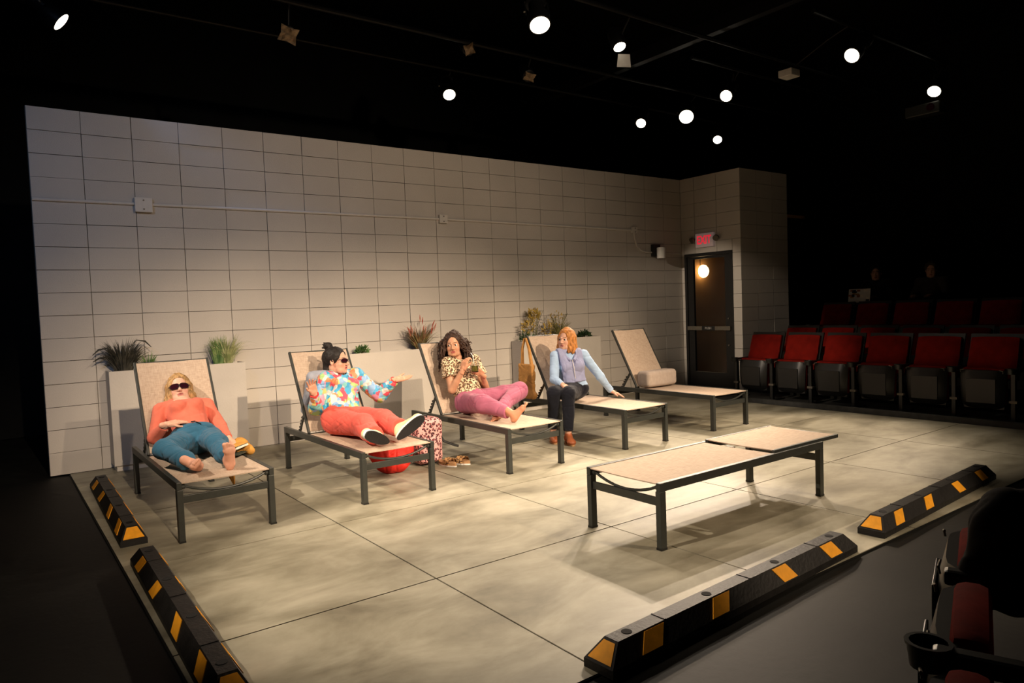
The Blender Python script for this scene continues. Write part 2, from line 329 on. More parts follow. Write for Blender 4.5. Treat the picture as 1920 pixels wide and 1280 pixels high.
# door_1 globe lamp in hallway
lg = thing('wall_lamp', (9.43, .33, 1.835), 'glowing round wall lamp seen through the glass exit door', 'lamp')
bm = MB(); bm.lathe([(.001, -.062), (.05, -.055), (.085, -.035), (.105, -.01), (.11, .02), (.10, .045), (.07, .062)], (0, -.06, 0), (0, 1, 0), 24); bm.build('lamp_globe', M['lamp_globe'], lg, True)
MB().lathe([(.06, 0), (.06, .03)], (0, -.01, 0), (0, 1, 0), 20).build('lamp_mount', M['doorframe'], lg)
MB().tube([(-.02, .0, .10), (-.02, .0, .7)], .006).build('lamp_cord', M['doorframe'], lg)
# exit sign
ex = thing('exit_sign', (XR-.03, -.485, 2.262), 'lit red EXIT sign with two small emergency lamps above the door', 'sign')
MB().cbox((-.025, -.165, -.105), (.028, .165, .105), .008).build('sign_box', M['exit_face'], ex)
text('EXIT', .175, (-.0265, .0, -.002), (PI/2, 0, -PI/2), M['exit_red'], 'exit_lettering', ex, .002, .74, .003)
for s in (-1, 1):
    hd = MB().lathe([(.022, 0), (.045, .02), (.048, .05)], (-.0, s*.215, .03), (-.8, s*.3, -.5), 14).build('emergency_lamp', M['bar'], ex)
    MB().tube([(0, s*.16, .03), (0, s*.215, .03)], .012).build('lamp_arm', M['bar'], ex)
# conduit and boxes
cd = MB().tube([(.004, -.012, 2.444), (4, -.012, 2.448), (7.43, -.012, 2.425)], .014)
tag(cd.build('conduit', M['conduit'], smooth=True), 'long straight painted conduit running along the upper block wall', 'pipe')
for x, z, s, lb in ((.875, 2.437, .075, 'square painted junction box at the left end of the conduit'), (4.15, 2.447, .055, 'small junction box halfway along the wall conduit'), (7.46, 2.425, .05, 'junction box where the wall conduit bends down')):
    t = thing('junction_box', (x, 0, z), lb, 'junction box')
    MB().cbox((-s, -.045, -s*.9), (s, .0, s*.9), .005).build('box_body', M['conduit'], t)
    for q in (-1, 1): MB().lathe([(.008, 0), (.008, .004)], (0, -.049, q*s*.55), (0, 1, 0), 8).build('screw', M['bar'], t)
pts = [(7.46, -.012, 2.39), (7.475, -.012, 2.30), (7.52, -.012, 2.19), (7.60, -.012, 2.13), (7.70, -.012, 2.105), (7.86, -.012, 2.10)]
tag(MB().tube(pts, .013).build('flexible_conduit', M['conduit'], smooth=True), 'curved white cable dropping from the conduit to the wall lamp', 'pipe')
tag(MB().tube([(7.98, -.012, 2.10), (8.50, -.012, 2.09)], .008).build('conduit', M['conduit'], smooth=True), 'short thin conduit between the small wall lamp and the corner', 'pipe')
t = thing('wall_light', (7.91, 0, 2.115), 'small wall light with black bracket and white cylinder near the corner', 'lamp')
MB().b2((-.075, -.06, -.075), (.075, .0, .105)).build('bracket', M['doorframe'], t)
MB().lathe([(.062, -.11), (.065, -.10), (.065, .05), (.06, .055)], (.015, -.125, 0), (0, 0, 1), 20).build('lamp_cylinder', M['white'], t, True)

# ------------------------------------------------------------------ sun loungers
W_, LL = .585, 1.62
def ssling(y0, y1, x0, x1, z, sag, nx=10, ny=8, th=.006):
    V = []; F = []
    for side in (0, 1):
        for j in range(ny+1):
            for i in range(nx+1):
                u = i/nx; v = j/ny
                V.append((x0+(x1-x0)*u, y0+(y1-y0)*v, z-sag*math.sin(PI*u)*(.35+.65*math.sin(PI*v))-side*th))
    n = (nx+1)*(ny+1)
    for j in range(ny):
        for i in range(nx):
            a = j*(nx+1)+i; F.append((a, a+1, a+nx+2, a+nx+1)); F.append((n+a, n+a+nx+1, n+a+nx+2, n+a+1))
    for j in range(ny):
        a = j*(nx+1); F.append((a, a+nx+1, n+a+nx+1, n+a)); a += nx; F.append((a, n+a, n+a+nx+1, a+nx+1))
    for i in range(nx):
        F.append((i, n+i, n+i+1, i+1)); a = ny*(nx+1)+i; F.append((a, a+1, n+a+1, n+a))
    return MB().add(V, F)
def make_lounger(flat):
    r = thing('sun_lounger', (0, 0, 0), 'x', 'sun lounger')
    for x in (0, W_-.030): MB().cbox((x, 0, .322), (x+.030, LL, .370), .003).build('side_rail', M['frame'], r)
    for x in (0, W_-.036):
        for y in (0, LL-.045): 
            lg = MB().cbox((x, y, .0), (x+.036, y+.045, .322), .003).build('leg', M['frame'], r)
            MB().b2((x-.001, y-.001, 0), (x+.037, y+.046, .012)).build('foot_cap', M['seatblack'], lg)
    for y in (.014, LL-.032): MB().cbox((.036, y, .238), (W_-.036, y+.018, .284), .003).build('stretcher', M['frame'], r)
    pts = [(.030, .03, .338), (.055, .03, .338)]+[(.055+(W_-.11)*k/12, .03-.0*k, .338-.052*math.sin(PI*k/12)**.8) for k in range(1, 12)]+[(W_-.055, .03, .338), (W_-.030, .03, .338)]
    MB().tube(pts, .0085).build('foot_bar', M['frame'], r, True)
    MB().lathe([(.012, 0), (.016, .004), (.016, .02), (.01, .024)], (.030, .03, .338), (1, 0, 0), 10).lathe([(.012, 0), (.016, .004), (.016, .02), (.01, .024)], (W_-.030, .03, .338), (-1, 0, 0), 10).build('bracket', M['frame'], r)
    hy = 1.09
    ssling(.004, hy-.012, .030, W_-.030, .366, .008).build('seat_sling', M['sling'], r, True)
    MB().tube([(.03, hy-.012, .352), (W_-.03, hy-.012, .352)], .010).build('cross_bar', M['frame'], r, True)
    # backrest as its own piece, hinged at hy
    BL = .76; br = MB(); piv = Vector((0, hy, .372)); a = 0 if flat else math.radians(60)
    R = Matrix.Rotation(a, 3, 'X')
    def T(mb):
        mb.v = [tuple(R @ Vector(v)+piv) for v in mb.v]; return mb
    bb = T(ssling(.01, BL-.012, .034, W_-.034, .012, .012)).build('backrest_sling', M['sling'], r, True)
    for x in (.022, W_-.022-.020): T(MB().cbox((x, 0, -.012), (x+.020, BL, .014), .004)).build('backrest_rail', M['frame'], r)
    T(MB().tube([(.03, BL-.01, .0), (W_-.03, BL-.01, .0)], .010)).build('top_bar', M['frame'], r, True)
    if not flat:
        for x in (.042, W_-.054):
            p0 = R @ Vector((x, .20, -.01))+piv; p1 = Vector((x, p0.y+.135, .345))
            s_ = MB().bar(p0, p1, .010, .022).build('support_strut', M['frame'], r)
            nt = MB(); d = (p1-p0)
            for k in range(5): c = p0+d*(.30+.15*k)+Vector((0, .020, .004)); nt.box(c, (.012, .022, .014), Matrix.Rotation(-.5, 3, 'X'))
            nt.build('notch_rack', M['seatblack'], s_)
    else:
        MB().bar((.05, hy+.3, .33), (.05, hy+.02, .345), .010, .02).build('support_strut', M['frame'], r)
        MB().b2((.20, hy-.014, .352), (.26, hy+.012, .368)).build('hinge_clip', M['white'], r)
    return r
L0 = make_lounger(False); L6 = make_lounger(True)
LX = [.482, 1.680, 2.950, 4.275, 5.555]
LAB = ['leftmost lounger, woman in coral top and sunglasses reclining on it', 'second lounger from left, under the woman in bright patchwork jacket and red trousers',
       'third lounger in the row, under the woman in leopard print shirt', 'fourth lounger, with the tan tote on its backrest and red-haired woman seated',
       'rightmost raised lounger, empty apart from a beige bolster']
for i, x in enumerate(LX):
    o = L0 if i == 0 else copy_tree(L0)
    o.location = (x, -2.87, 0); o['label'] = LAB[i]; o['group'] = 'loungers with raised backs along the wall'
L6.location = (2.489, -4.305, 0); L6.rotation_euler = (0, 0, -PI/2); L6['label'] = 'empty flat lounger alone at the front with its backrest lowered'

# ------------------------------------------------------------------ planters
def planter(x0, x1, lb):
    t = thing('planter', (x0, -.24, 0), lb, 'planter'); w_ = x1-x0
    m_ = MB(); h = .905; d = .225; th = .018
    m_.b2((0, 0, .05), (w_, th, h)).b2((0, d-th, .05), (w_, d, h)).b2((0, th, .05), (th, d-th, h)).b2((w_-th, th, .05), (w_, d-th, h))
    m_.build('planter_box', M['planter'], t)
    MB().b2((.02, .02, 0), (w_-.02, d-.02, .06)).build('plinth', M['planter'], t)
    MB().b2((th, th, h-.08), (w_-th, d-th, h-.03)).build('soil', M['soil'], t)
planter(.476, 1.665, 'tall pale planter box against the wall behind the leftmost lounger')
planter(2.52, 3.78, 'tall pale planter box behind the second and third loungers')
planter(5.12, 6.50, 'tall pale planter box behind the red-haired woman\'s lounger')
def blades(name, m, n, R_, Ht, base, lean, wd, droop=.4, seed=1, parent=None, kindstuff=True):
    g = random.Random(seed); mb = MB()
    for _ in range(n):
        a = g.uniform(0, 2*PI); l_ = g.uniform(.2, 1)**.7*lean; h = Ht*g.uniform(.55, 1.05); bx, by = base*math.cos(a)*g.random(), base*math.sin(a)*g.random()*.6
        P = []
        for k in range(6):
            t = k/5; out = R_*l_*t**1.5; P.append(Vector((bx+math.cos(a)*out, by+math.sin(a)*out*.5, h*(t-droop*l_*t*t*t))))
        sd = Vector((-math.sin(a), math.cos(a), 0)); sd = (sd+Vector((g.uniform(-1, 1), g.uniform(-1, 1), 0))).normalized(); V = []; F = []
        for k, p in enumerate(P):
            ww = wd*(1-(k/5)**2*.9)*.5; V += [p-sd*ww, p+sd*ww]
        F = [(2*k, 2*k+1, 2*k+3, 2*k+2) for k in range(5)]; mb.add(V, F)
    o = mb.build(name, m, parent); o.scale = (1, .5, 1); o['kind'] = 'stuff'; return o
def leafm(name, c, c2, spec=.3):
    m = nm(name); b = bs(m); b.inputs['Roughness'].default_value = .55
    n = N(m, 'ShaderNodeTexNoise'); n.inputs['Scale'].default_value = 14; tc = N(m, 'ShaderNodeTexCoord'); L(m, tc.outputs['Object'], n.inputs['Vector'])
    L(m, ramp(m, n.outputs['Fac'], [(.35, c), (.62, c2)]), b.inputs['Base Color']); return m
LM = dict(dark=leafm('dark_grass', (.012, .012, .008), (.05, .045, .03)), green=leafm('green_grass', (.04, .11, .02), (.17, .26, .07)), pale=leafm('pale_grass', (.16, .20, .06), (.42, .42, .20)),
          bush=leafm('bush_leaf', (.03, .08, .015), (.10, .20, .04)), redg=leafm('red_grass', (.10, .05, .02), (.26, .12, .05)), olive=leafm('olive_grass', (.06, .06, .015), (.22, .20, .06)),
          yellow=leafm('yellow_leaf', (.30, .20, .03), (.55, .38, .07)), plume=leafm('red_plume', (.36, .07, .04), (.48, .16, .10)), greyl=leafm('grey_leaf', (.12, .12, .12), (.22, .21, .20)), dbush=leafm('dark_bush', (.012, .035, .012), (.05, .10, .03)))
PZ = .875
t = thing('potted_grass', (.61, -.13, PZ), 'large dark grass tuft on the left end of the leftmost planter', 'plant')
blades('foliage', LM['dark'], 420, .24, .36, .07, .9, .011, .35, 3, t)
dr_ = MB()
for s, h in ((-1, .16), (-1, .24), (1, .30)): dr_.tube([(0, 0, 0), (s*.05, 0, h*.75), (s*.12, 0, h), (s*.19, 0, h*.95), (s*.24, 0, h*.76)], [.002, .003, .005, .008, .003], 6)
dr_.build('seed_head', LM['dark'], t)
t = thing('potted_grass', (.82, -.13, PZ), 'small green blade grass beside the dark tuft', 'plant'); blades('foliage', LM['green'], 60, .10, .22, .03, 1, .009, .3, 4, t)
t = thing('potted_grass', (1.45, -.13, PZ), 'bright green grass on the right end of the leftmost planter', 'plant')
blades('foliage', LM['green'], 190, .10, .31, .05, .8, .010, .12, 5, t)
p_ = blades('foliage', LM['pale'], 150, .28, .42, .04, 1, .008, .55, 6, t); p_.location = (.08, 0, 0)
def leafball(m, n, R_, sz, seed, parent, name='foliage', sq=.8, ctr=(0, 0, 0)):
    g = random.Random(seed); mb = MB()
    for _ in range(n):
        d = Vector((g.gauss(0, 1), g.gauss(0, 1), g.gauss(0, 1))).normalized(); p = Vector(ctr)+Vector((d.x*R_, d.y*R_, (d.z*sq+sq*.8)*R_))*g.uniform(.55, 1)
        a = (d+Vector((g.uniform(-.6, .6), g.uniform(-.6, .6), g.uniform(-.2, .9)))).normalized(); s = a.orthogonal().normalized(); s = Matrix.Rotation(g.uniform(0, 6), 3, a) @ s
        q = sz*g.uniform(.6, 1.2); mb.add([p, p+a*q*.5+s*q*.22, p+a*q, p+a*q*.5-s*q*.22], [(0, 1, 2, 3)])
    mb.v = [(v[0], v[1]*.6, v[2]) for v in mb.v]; o = mb.build(name, m, parent); o['kind'] = 'stuff'; return o
def stems(m, parent, n, h, r, seed):
    g = random.Random(seed); mb = MB()
    for k in range(n):
        a = g.uniform(0, 6.28); mb.tube([(0, 0, 0), (r*.4*math.cos(a), r*.3*math.sin(a), h*.6), (r*math.cos(a), r*.6*math.sin(a), h)], .003, 5)
    return mb.build('stem', m, parent)
t = thing('potted_bush', (2.97, -.13, PZ), 'small round green bush on the middle planter', 'plant'); stems(LM['olive'], t, 6, .08, .04, 1); leafball(LM['bush'], 420, .075, .035, 2, t)
t = thing('potted_grass', (3.70, -.13, PZ), 'reddish feathery grass on the right end of the middle planter', 'plant')
blades('foliage', LM['redg'], 170, .28, .40, .05, 1, .010, .40, 8, t); f_ = blades('foliage', LM['olive'], 70, .32, .34, .05, 1, .012, .35, 9, t)
g = random.Random(4); mb = MB()
for k in range(16):
    a = g.uniform(-1, 1); p = Vector((a*.24, g.uniform(-.06, .06), .30+g.uniform(-.05, .10)-abs(a)*.08)); mb.tube([p-Vector((a*.02, 0, .05)), p, p+Vector((a*.03, 0, .04))], [.002, .008, .002], 5)
mb.build('plume', LM['plume'], t)
t = thing('tall_leafy_plant', (5.42, -.13, PZ), 'tall yellow and grey leaved plant at the left end of the right planter', 'plant')
stems(LM['olive'], t, 8, .42, .14, 5); leafball(LM['yellow'], 190, .075, .05, 11, t, ctr=(0, 0, .33)); leafball(LM['greyl'], 160, .16, .035, 12, t, ctr=(.12, 0, .08)); leafball(LM['yellow'], 110, .10, .05, 13, t, ctr=(-.10, 0, .16)); leafball(LM['dbush'], 160, .10, .05, 14, t, ctr=(-.14, 0, 0))
leafball(LM['yellow'], 90, .08, .05, 15, t, ctr=(.22, 0, .12))
t = thing('potted_grass', (5.85, -.13, PZ), 'arching olive grass with yellow leaves behind the red-haired woman', 'plant')
blades('foliage', LM['olive'], 150, .28, .40, .06, 1, .010, .45, 16, t); leafball(LM['yellow'], 70, .12, .04, 17, t, ctr=(-.05, 0, .22)); stems(LM['olive'], t, 8, .36, .15, 6)
t = thing('potted_bush', (6.30, -.13, PZ), 'low dark green bush on the right end of the right planter', 'plant'); stems(LM['olive'], t, 6, .08, .05, 7); leafball(LM['dbush'], 420, .095, .05, 18, t, sq=.6)

# ------------------------------------------------------------------ wheel stops
def wheel_stop():
    r = thing('wheel_stop', (0, 0, 0), 'x', 'wheel stop', group='black and yellow wheel stops on the stage edge'); Lh = .95; wb_, wt, h, lip = .074, .034, .105, .032
    def ring(x, s=1.0, top=h): q = wt if top == h else wb_*.985; return [(x, -wb_*s, 0), (x, -wb_*s, lip), (x, -q*s, top), (x, q*s, top), (x, wb_*s, lip), (x, wb_*s, 0)]
    V = []; F = []
    prof = [(-Lh, 1, .034), (-Lh+.075, 1, h)]+[(-Lh+.075+(2*Lh-.15)*k/12, 1, h) for k in range(1, 12)]+[(Lh-.075, 1, h), (Lh, 1, .034)]
    for x, s, tp in prof: V += ring(x, s, tp)
    n = len(prof)
    for i in range(n-1):
        for k in range(5): F.append((i*6+k, i*6+k+1, (i+1)*6+k+1, (i+1)*6+k))
        F.append((i*6+5, i*6, (i+1)*6, (i+1)*6+5))
    F += [tuple(range(6)), tuple((n-1)*6+k for k in range(6))[::-1]]
    MB().add(V, F).build('rubber_body', M['rubber'], r)
    for x in (-.79, -.28, .26, .79): MB().lathe([(.021, .0), (.021, .002)], (x, 0, h), (0, 0, 1), 16).build('bolt_hole', M['hole'], r)
    for x in (-.60, 0.0, .60): MB().b2((x-.004, -wt, h), (x+.004, wt, h+.003)).build('ridge', M['rubber'], r)
    nr = Vector((0, h-lip, wb_-wt)).normalized()
    for s in (-1, 1):
        for cx, sl in ((-.70, .03), (-.255, .03), (.255, -.03), (.70, -.03)):
            no = Vector((0, s*(h-lip), wb_-wt)).normalized()
            def P(u, v): return Vector((cx+u+sl*(v-.5)*2, s*(wb_+(wt-wb_)*v), lip+(h-lip)*v))+no*.0005
            pts = [P(-.058, .06), P(.058, .06), P(.058, .92), P(-.058, .92)]
            if (pts[1]-pts[0]).cross(pts[2]-pts[1]).dot(no) < 0: pts = pts[::-1]
            MB().poly(pts, .003).build('yellow_marker', M['yellow'], r)
        # end marker trapezoid
        e = s
        no = Vector((e*(h-.034), 0, .075)).normalized()
        def Q(y, t): return Vector((e*(Lh-.075*t), y, .034+(h-.034)*t))+no*.0005
        pts = [Q(-.058, .1), Q(.058, .1), Q(.028, .88), Q(-.028, .88)]
        if (pts[1]-pts[0]).cross(pts[2]-pts[1]).dot(no) < 0: pts = pts[::-1]
        MB().poly(pts, .003).build('yellow_marker', M['yellow'], r)
    return r
WS = [((1.350, -5.597), (3.227, -5.505), 'front wheel stop at bottom centre, nearest the camera'), ((3.525, -5.500), (5.334, -5.405), 'wheel stop on the front edge at the right'),
      ((.262, -2.705), (.300, -.77), 'wheel stop on the left edge beside the leftmost lounger'), ((.235, -4.965), (.262, -3.07), 'wheel stop on the left edge nearest the camera')]
w0 = wheel_stop()
for i, (a, b_, lb) in enumerate(WS):
    o = w0 if i == 0 else copy_tree(w0); a = Vector((*a, 0)); b_ = Vector((*b_, 0)); o.location = (a+b_)/2; d = b_-a
    o.rotation_euler = (0, 0, math.atan2(d.y, d.x)); sc = d.length/1.9; o.scale = (sc, 1, 1); o['label'] = lb

# ------------------------------------------------------------------ theatre seats (local: faces -y)
def seat(sides=(1,)):
    r = thing('theater_seat', (0, 0, 0), 'x', 'theater seat', group='x'); hw_ = .212
    def shell(z0, z1, y0, y1, x0, x1, nx=8, nz=10):
        V = []; F = []
        for j in range(nz+1):
            t = j/nz; z = z0+(z1-z0)*t; wd = 1-.10*(1-t)**2; bow = -.035*math.sin(PI*min(1, t*1.0))*1
            for i in range(nx+1):
                u = i/nx*2-1; V.append((u*x0*wd, y0+bow*(1-u*u*.5)+.04*abs(u)**6+(.05 if t < .12 else 0)*(1-t/.12), z))
        for j in range(nz):
            for i in range(nx): a = j*(nx+1)+i; F.append((a, a+1, a+nx+2, a+nx+1))
        n = len(V); V += [(v[0]*.96, y1, v[2]) for v in V]
        F2 = [tuple(n+k for k in f)[::-1] for f in F]
        E = []
        for j in range(nz): a = j*(nx+1); E.append((a, a+nx+1, n+a+nx+1, n+a)); a += nx; E.append((a+nx+1, a, n+a, n+a+nx+1))
        for i in range(nx): E.append((i+1, i, n+i, n+i+1)); a = nz*(nx+1)+i; E.append((a, a+1, n+a+1, n+a))
        return MB().add(V, F+F2+E)
    pan = shell(.125, .525, 0, .05, hw_, hw_).build('seat_pan', M['seatblack'], r, True)
    MB().cbox((-.135, -.037, .19), (.135, -.028, .44), .003).build('pan_panel', M['seatblack'], pan)
    for q in (-1, 1): MB().tube([(q*.195, -.012, .50), (q*.195, -.016, .522), (q*.16, -.012, .530)], .004).build('edge_trim', M['bar'], pan)
    MB().cbox((-.20, .03, .16), (.20, .12, .55), .03).build('seat_cushion', M['red'], r, True)
    # reclined back
    bc = MB(); V = []; F = []; nx, nz = 12, 10
    for sd in (0, 1):
        for j in range(nz+1):
            t = j/nz
            for i in range(nx+1):
                u = i/nx*2-1; puff = .028*(1-u**6)*(1-(2*t-1)**6) - .016*math.exp(-((t-.52)/.045)**2) - .010*math.exp(-((abs(u)-.42)/.06)**2)*(t < .52)
                zz = .42+.43*t; yy = .20+.15*t-(puff if sd == 0 else -.03)
                V.append((u*.232*(1-.04*t), yy, zz-.012*abs(u)**4*t))
    n = (nx+1)*(nz+1)
    for j in range(nz):
        for i in range(nx): a = j*(nx+1)+i; F += [(a, a+1, a+nx+2, a+nx+1), (n+a, n+a+nx+1, n+a+nx+2, n+a+1)]
    for j in range(nz): a = j*(nx+1); F.append((a, a+nx+1, n+a+nx+1, n+a)); a += nx; F.append((a, n+a, n+a+nx+1, a+nx+1))
    for i in range(nx): F.append((i, n+i, n+i+1, i+1)); a = nz*(nx+1)+i; F.append((a, a+1, n+a+1, n+a))
    bc.add(V, F).build('back_cushion', M['red'], r, True)
    R = Matrix.Rotation(-math.atan2(.15, .43), 3, 'X')
    MB().box((0, .335, .64), (.49, .022, .50), R).build('back_shell', M['seatblack'], r)
    for s in sides:
        MB().cbox((s*.27-.02, .02, .0), (s*.27+.02, .07, .50), .004).b2((s*.27-.03, -.02, .005), (s*.27+.03, .28, .02)).build('post', M['seatblack'], r)
        MB().cbox((s*.27-.026, .0, .50), (s*.27+.026, .32, .545), .012).build('armrest', M['seatblack'], r)
        MB().lathe([(.040, -.05), (.046, 0), (.050, .002), (.050, .008), (.040, .008), (.036, -.04)], (s*.27, -.005, .545), (0, 0, 1), 16).build('cup_holder', M['seatblack'], r, True)
        MB().b2((s*.27-.035, .015, .20), (s*.27+.035, .06, .225)).build('pivot_bracket', M['bar'], r)
    return r
s0 = seat((-1, 1)); s1 = seat(); used1 = [False]
def seat_at(loc, rz, both=False):
    if both: o = copy_tree(s0) if s0.get('used') else s0; s0['used'] = 1
    else: o = copy_tree(s1) if used1[0] else s1; used1[0] = True
    o.location = loc; o.rotation_euler = (0, 0, rz); return o
names = ['first', 'second', 'third', 'fourth', 'fifth', 'sixth']
for i in range(6):
    o = seat_at((7.80, -1.765-.545*i, 0.0), -PI/2, i == 0); o['group'] = 'front row theater seats beside the stage'
    o['label'] = ('red folded-up theater seat nearest the exit door' if i == 0 else 'red folded-up theater seat, %s from the exit door in the front row' % names[i])
struct(MB().b2((7.60, -5.3, -.012), (8.45, -1.3, .0)).b2((7.60, -5.05, 0), (7.66, -1.85, .045)).build('trim_seating_edge', M['aisle']))
for k, (x, z) in enumerate(((8.72, .05), (9.70, .36))):
    struct(MB().b2((x-.27, -6.5, -.012), (x+.73, -1.30, z)).build('floor_riser', M['black']))
    for i in range(6):
        o = seat_at((x, -1.72-.545*i, z), -PI/2, i == 0); o['group'] = 'dim theater seats on the risers'
        o['label'] = 'dim theater seat in the %s row, %s from the set wall' % (('second', 'third')[k], names[i])
# near seats at the bottom right of the frame, facing the stage
o = seat_at((1.567, -6.665, 0), PI+.35); o['label'] = 'dark theater seat with cup holder at the bottom right edge, beside the black coat'; o['group'] = 'near theater seats at the bottom right'
o = seat_at((1.055, -6.851, 0), PI+.35); o['label'] = 'dark theater seat left of the cup holder, mostly below the frame'; o['group'] = 'near theater seats at the bottom right'
o = seat_at((2.08, -6.48, 0), PI+.35); o['label'] = 'dark theater seat under the black coat at the lower right corner'; o['group'] = 'near theater seats at the bottom right'
for ch in list(o.children):
    if ch.name.startswith('cup_holder'): bpy.data.objects.remove(ch)
for o in (s0, s1):
    if 'used' in o: del o['used']
for o in bpy.data.objects:
    if 'used' in o: del o['used']

# ------------------------------------------------------------------ lighting rig
def fixture(lensr):
    r = thing('stage_light', (0, 0, 0), 'x', 'stage light', group='x')
    # local: lens at the origin, shines along -z
    hs = MB().lathe([(lensr+.004, -.02), (lensr+.012, -.018), (lensr+.012, .10), (lensr*.8, .14), (lensr*.8, .26), (lensr*1.05, .28), (lensr*1.05, .38), (lensr*.5, .40)], (0, 0, 0), (0, 0, 1), 18).build('housing', M['steel'], r, True)
    MB().lathe([(lensr*.5, -.024), (lensr, -.0205)], (0, 0, 0), (0, 0, 1), 24).build('lens', M['lamp_on'], r)
    MB().b2((lensr+.015, -.01, .12), (lensr+.021, .01, .30)).b2((-lensr-.021, -.01, .12), (-lensr-.015, .01, .30)).b2((-lensr-.021, -.01, .295), (lensr+.021, .01, .30)).build('yoke', M['steel'], r)
    MB().lathe([(.008, 0), (.008, .02)], (lensr+.02, 0, .16), (1, 0, 0), 8).build('yoke_knob', M['bar'], r)
    return r
PIPES_X = [(.12, 4.32), (-2.25, 4.32), (-.75, 4.32), (-3.3, 4.34), (-1.7, 4.34)]
def hang(par, p0, inv):
    yy, zz = min(PIPES_X, key=lambda q: abs(q[0]-p0.y)); x = p0.x
    MB().tube([inv @ p0, inv @ Vector((x, p0.y*.5+yy*.5, zz-.06)), inv @ Vector((x, yy, zz+.02))], .011, 6).build('clamp_arm', M['steel'], par)
fx = {}
RL = ['stage light at the top left with a thin lit crescent', 'large lit stage light at the top centre', 'lit stage light just above the middle of the wall', 'lit stage light left of the brightest one at the right',
      'brightest stage light, hung between two smaller ones at upper right', 'lit stage light above and right of the brightest one', 'small lit stage light lowest of the right group',
      'round lit stage light high at the far upper right', 'lit stage light furthest right above the audience']
for i, f in enumerate(RIG):
    k = f[6]
    if k not in fx: o = fx[k] = fixture(k)
    else: o = copy_tree(fx[k])
    o.location = f[0]; o.rotation_euler = (Vector(f[1])-Vector(f[0])).to_track_quat('-Z', 'Y').to_euler(); o['label'] = RL[i]; o['group'] = 'stage lights hung from the grid'
    bpy.context.view_layer.update(); p0 = o.matrix_world @ Vector((0, 0, .29)); hang(o, p0, o.matrix_world.inverted())
def pipe(a, b_, lb, r=.024): tag(MB().tube([a, b_], r, 10).build('lighting_pipe', M['steel'], smooth=True), lb, 'pipe')
for y, lb in ((.12, 'above the block wall'), (-2.25, 'over the middle of the stage'), (-.75, 'just in front of the block wall')):
    pipe((-.6, y, 4.32), (10.4, y, 4.32), 'long black lighting pipe %s' % lb)
for y in (-3.3, -1.7): pipe((6.8, y, 4.34), (10.4, y, 4.34), 'short black lighting pipe at right, %s' % ('nearer the camera' if y < -2 else 'nearer the wall'))
tag(MB().b2((6.50, -6, 4.40), (6.60, 2.6, 4.56)).build('ceiling_beam', M['steel']), 'faint dark steel beam crossing the ceiling at right', 'beam')
# second lit reflector plate beside the large lamp, lit gel frame, foil squares
def crumple(name, c, sx, sz, nrm, m, lb, seed, cat='gel sheet'):
    g = random.Random(seed); n = 6; V = []; F = []; nr = Vector(nrm).normalized(); x = Vector((0, 0, 1)).cross(nr).normalized(); z = nr.cross(x); ro = g.uniform(-.4, .4)
    x, z = x*math.cos(ro)+z*math.sin(ro), z*math.cos(ro)-x*math.sin(ro)
    for s in (0, 1):
        for j in range(n+1):
            for i in range(n+1):
                u, v = i/n*2-1, j/n*2-1; pin = 1-.18*(1-abs(u)*abs(v))*1; V.append(x*u*sx*pin+z*v*sz*pin+nr*(g.uniform(-.012, .012) if s == 0 else 0)+(nr*-.003 if s else Vector()))
    for s in range(1, 2):
        for k in range((n+1)**2): V[(n+1)**2+k] = V[k]-nr*.003
    q = (n+1)**2
    for j in range(n):
        for i in range(n): a = j*(n+1)+i; F += [(a, a+1, a+n+2, a+n+1), (q+a, q+a+n+1, q+a+n+2, q+a+1)]
    for i in range(n):
        F += [(i, q+i, q+i+1, i+1), (n*(n+1)+i, n*(n+1)+i+1, q+n*(n+1)+i+1, q+n*(n+1)+i), (i*(n+1), (i+1)*(n+1), q+(i+1)*(n+1), q+i*(n+1)), (i*(n+1)+n, q+i*(n+1)+n, q+(i+1)*(n+1)+n, (i+1)*(n+1)+n)]
    t = thing('stage_light', c, lb, 'stage light', group='unlit stage lights on the grid')
    MB().add(V, F).build('gel_sheet', m, t)
    bpy.context.view_layer.update(); hang(t, Vector(c)-nr*.12, Matrix.Translation(-Vector(c))); bk = nr*-1; MB().lathe([(.06, .02), (.075, .03), (.075, .16), (.06, .18), (.06, .28)], (0, 0, 0), bk, 14).build('housing', M['steel'], t, True)
    
crumple('gel', (2.08, -.77, 4.0), .085, .075, (-.35, -1, -.5), M['foil'], 'unlit stage light with a crumpled brown gel at upper left', 1)
crumple('gel', (4.15, -.74, 4.25), .06, .06, (-.35, -1, -.6), M['foil'], 'unlit stage light with torn brown gel left of the top centre', 2)
crumple('gel', (5.0, -.74, 4.08), .07, .05, (-.35, -1, -.8), M['foil'], 'unlit stage light with a dark folded gel above the wall', 3)
crumple('gel', (3.72, -2.2, 4.35), .07, .07, (-.35, -1, -.8), M['foil'], 'unlit stage light with brown gel cut off by the top edge', 4)
t = thing('projector', (7.55, -2.54, 4.02), 'small pale box hung between two lit stage lights at right', 'projector'); MB().cbox((-.09, -.09, -.04), (.09, .09, .045), .008).build('housing', M['white'], t); MB().tube([(0, 0, .04), (0, -.5, .25), (0, -.76, .33)], .01).build('hanger', M['steel'], t)
t = thing('projector', (10.0, -3.02, 3.80), 'dark projector hanging just under the furthest right lit stage light', 'projector'); MB().cbox((-.10, -.22, -.08), (.10, .22, .07), .015).build('housing', M['frame'], t); MB().lathe([(.045, 0), (.05, .03)], (-.10, -.12, 0), (-1, 0, 0), 16).build('lens', M['lens'], t); MB().tube([(0, 0, .06), (0, -.2, .48)], .012).build('hanger', M['steel'], t)
t = thing('barn_door_light', (5.17, -2.11, 4.0), 'stage light with a lit barn door flap right of the top centre', 'stage light', group='stage lights hung from the grid')
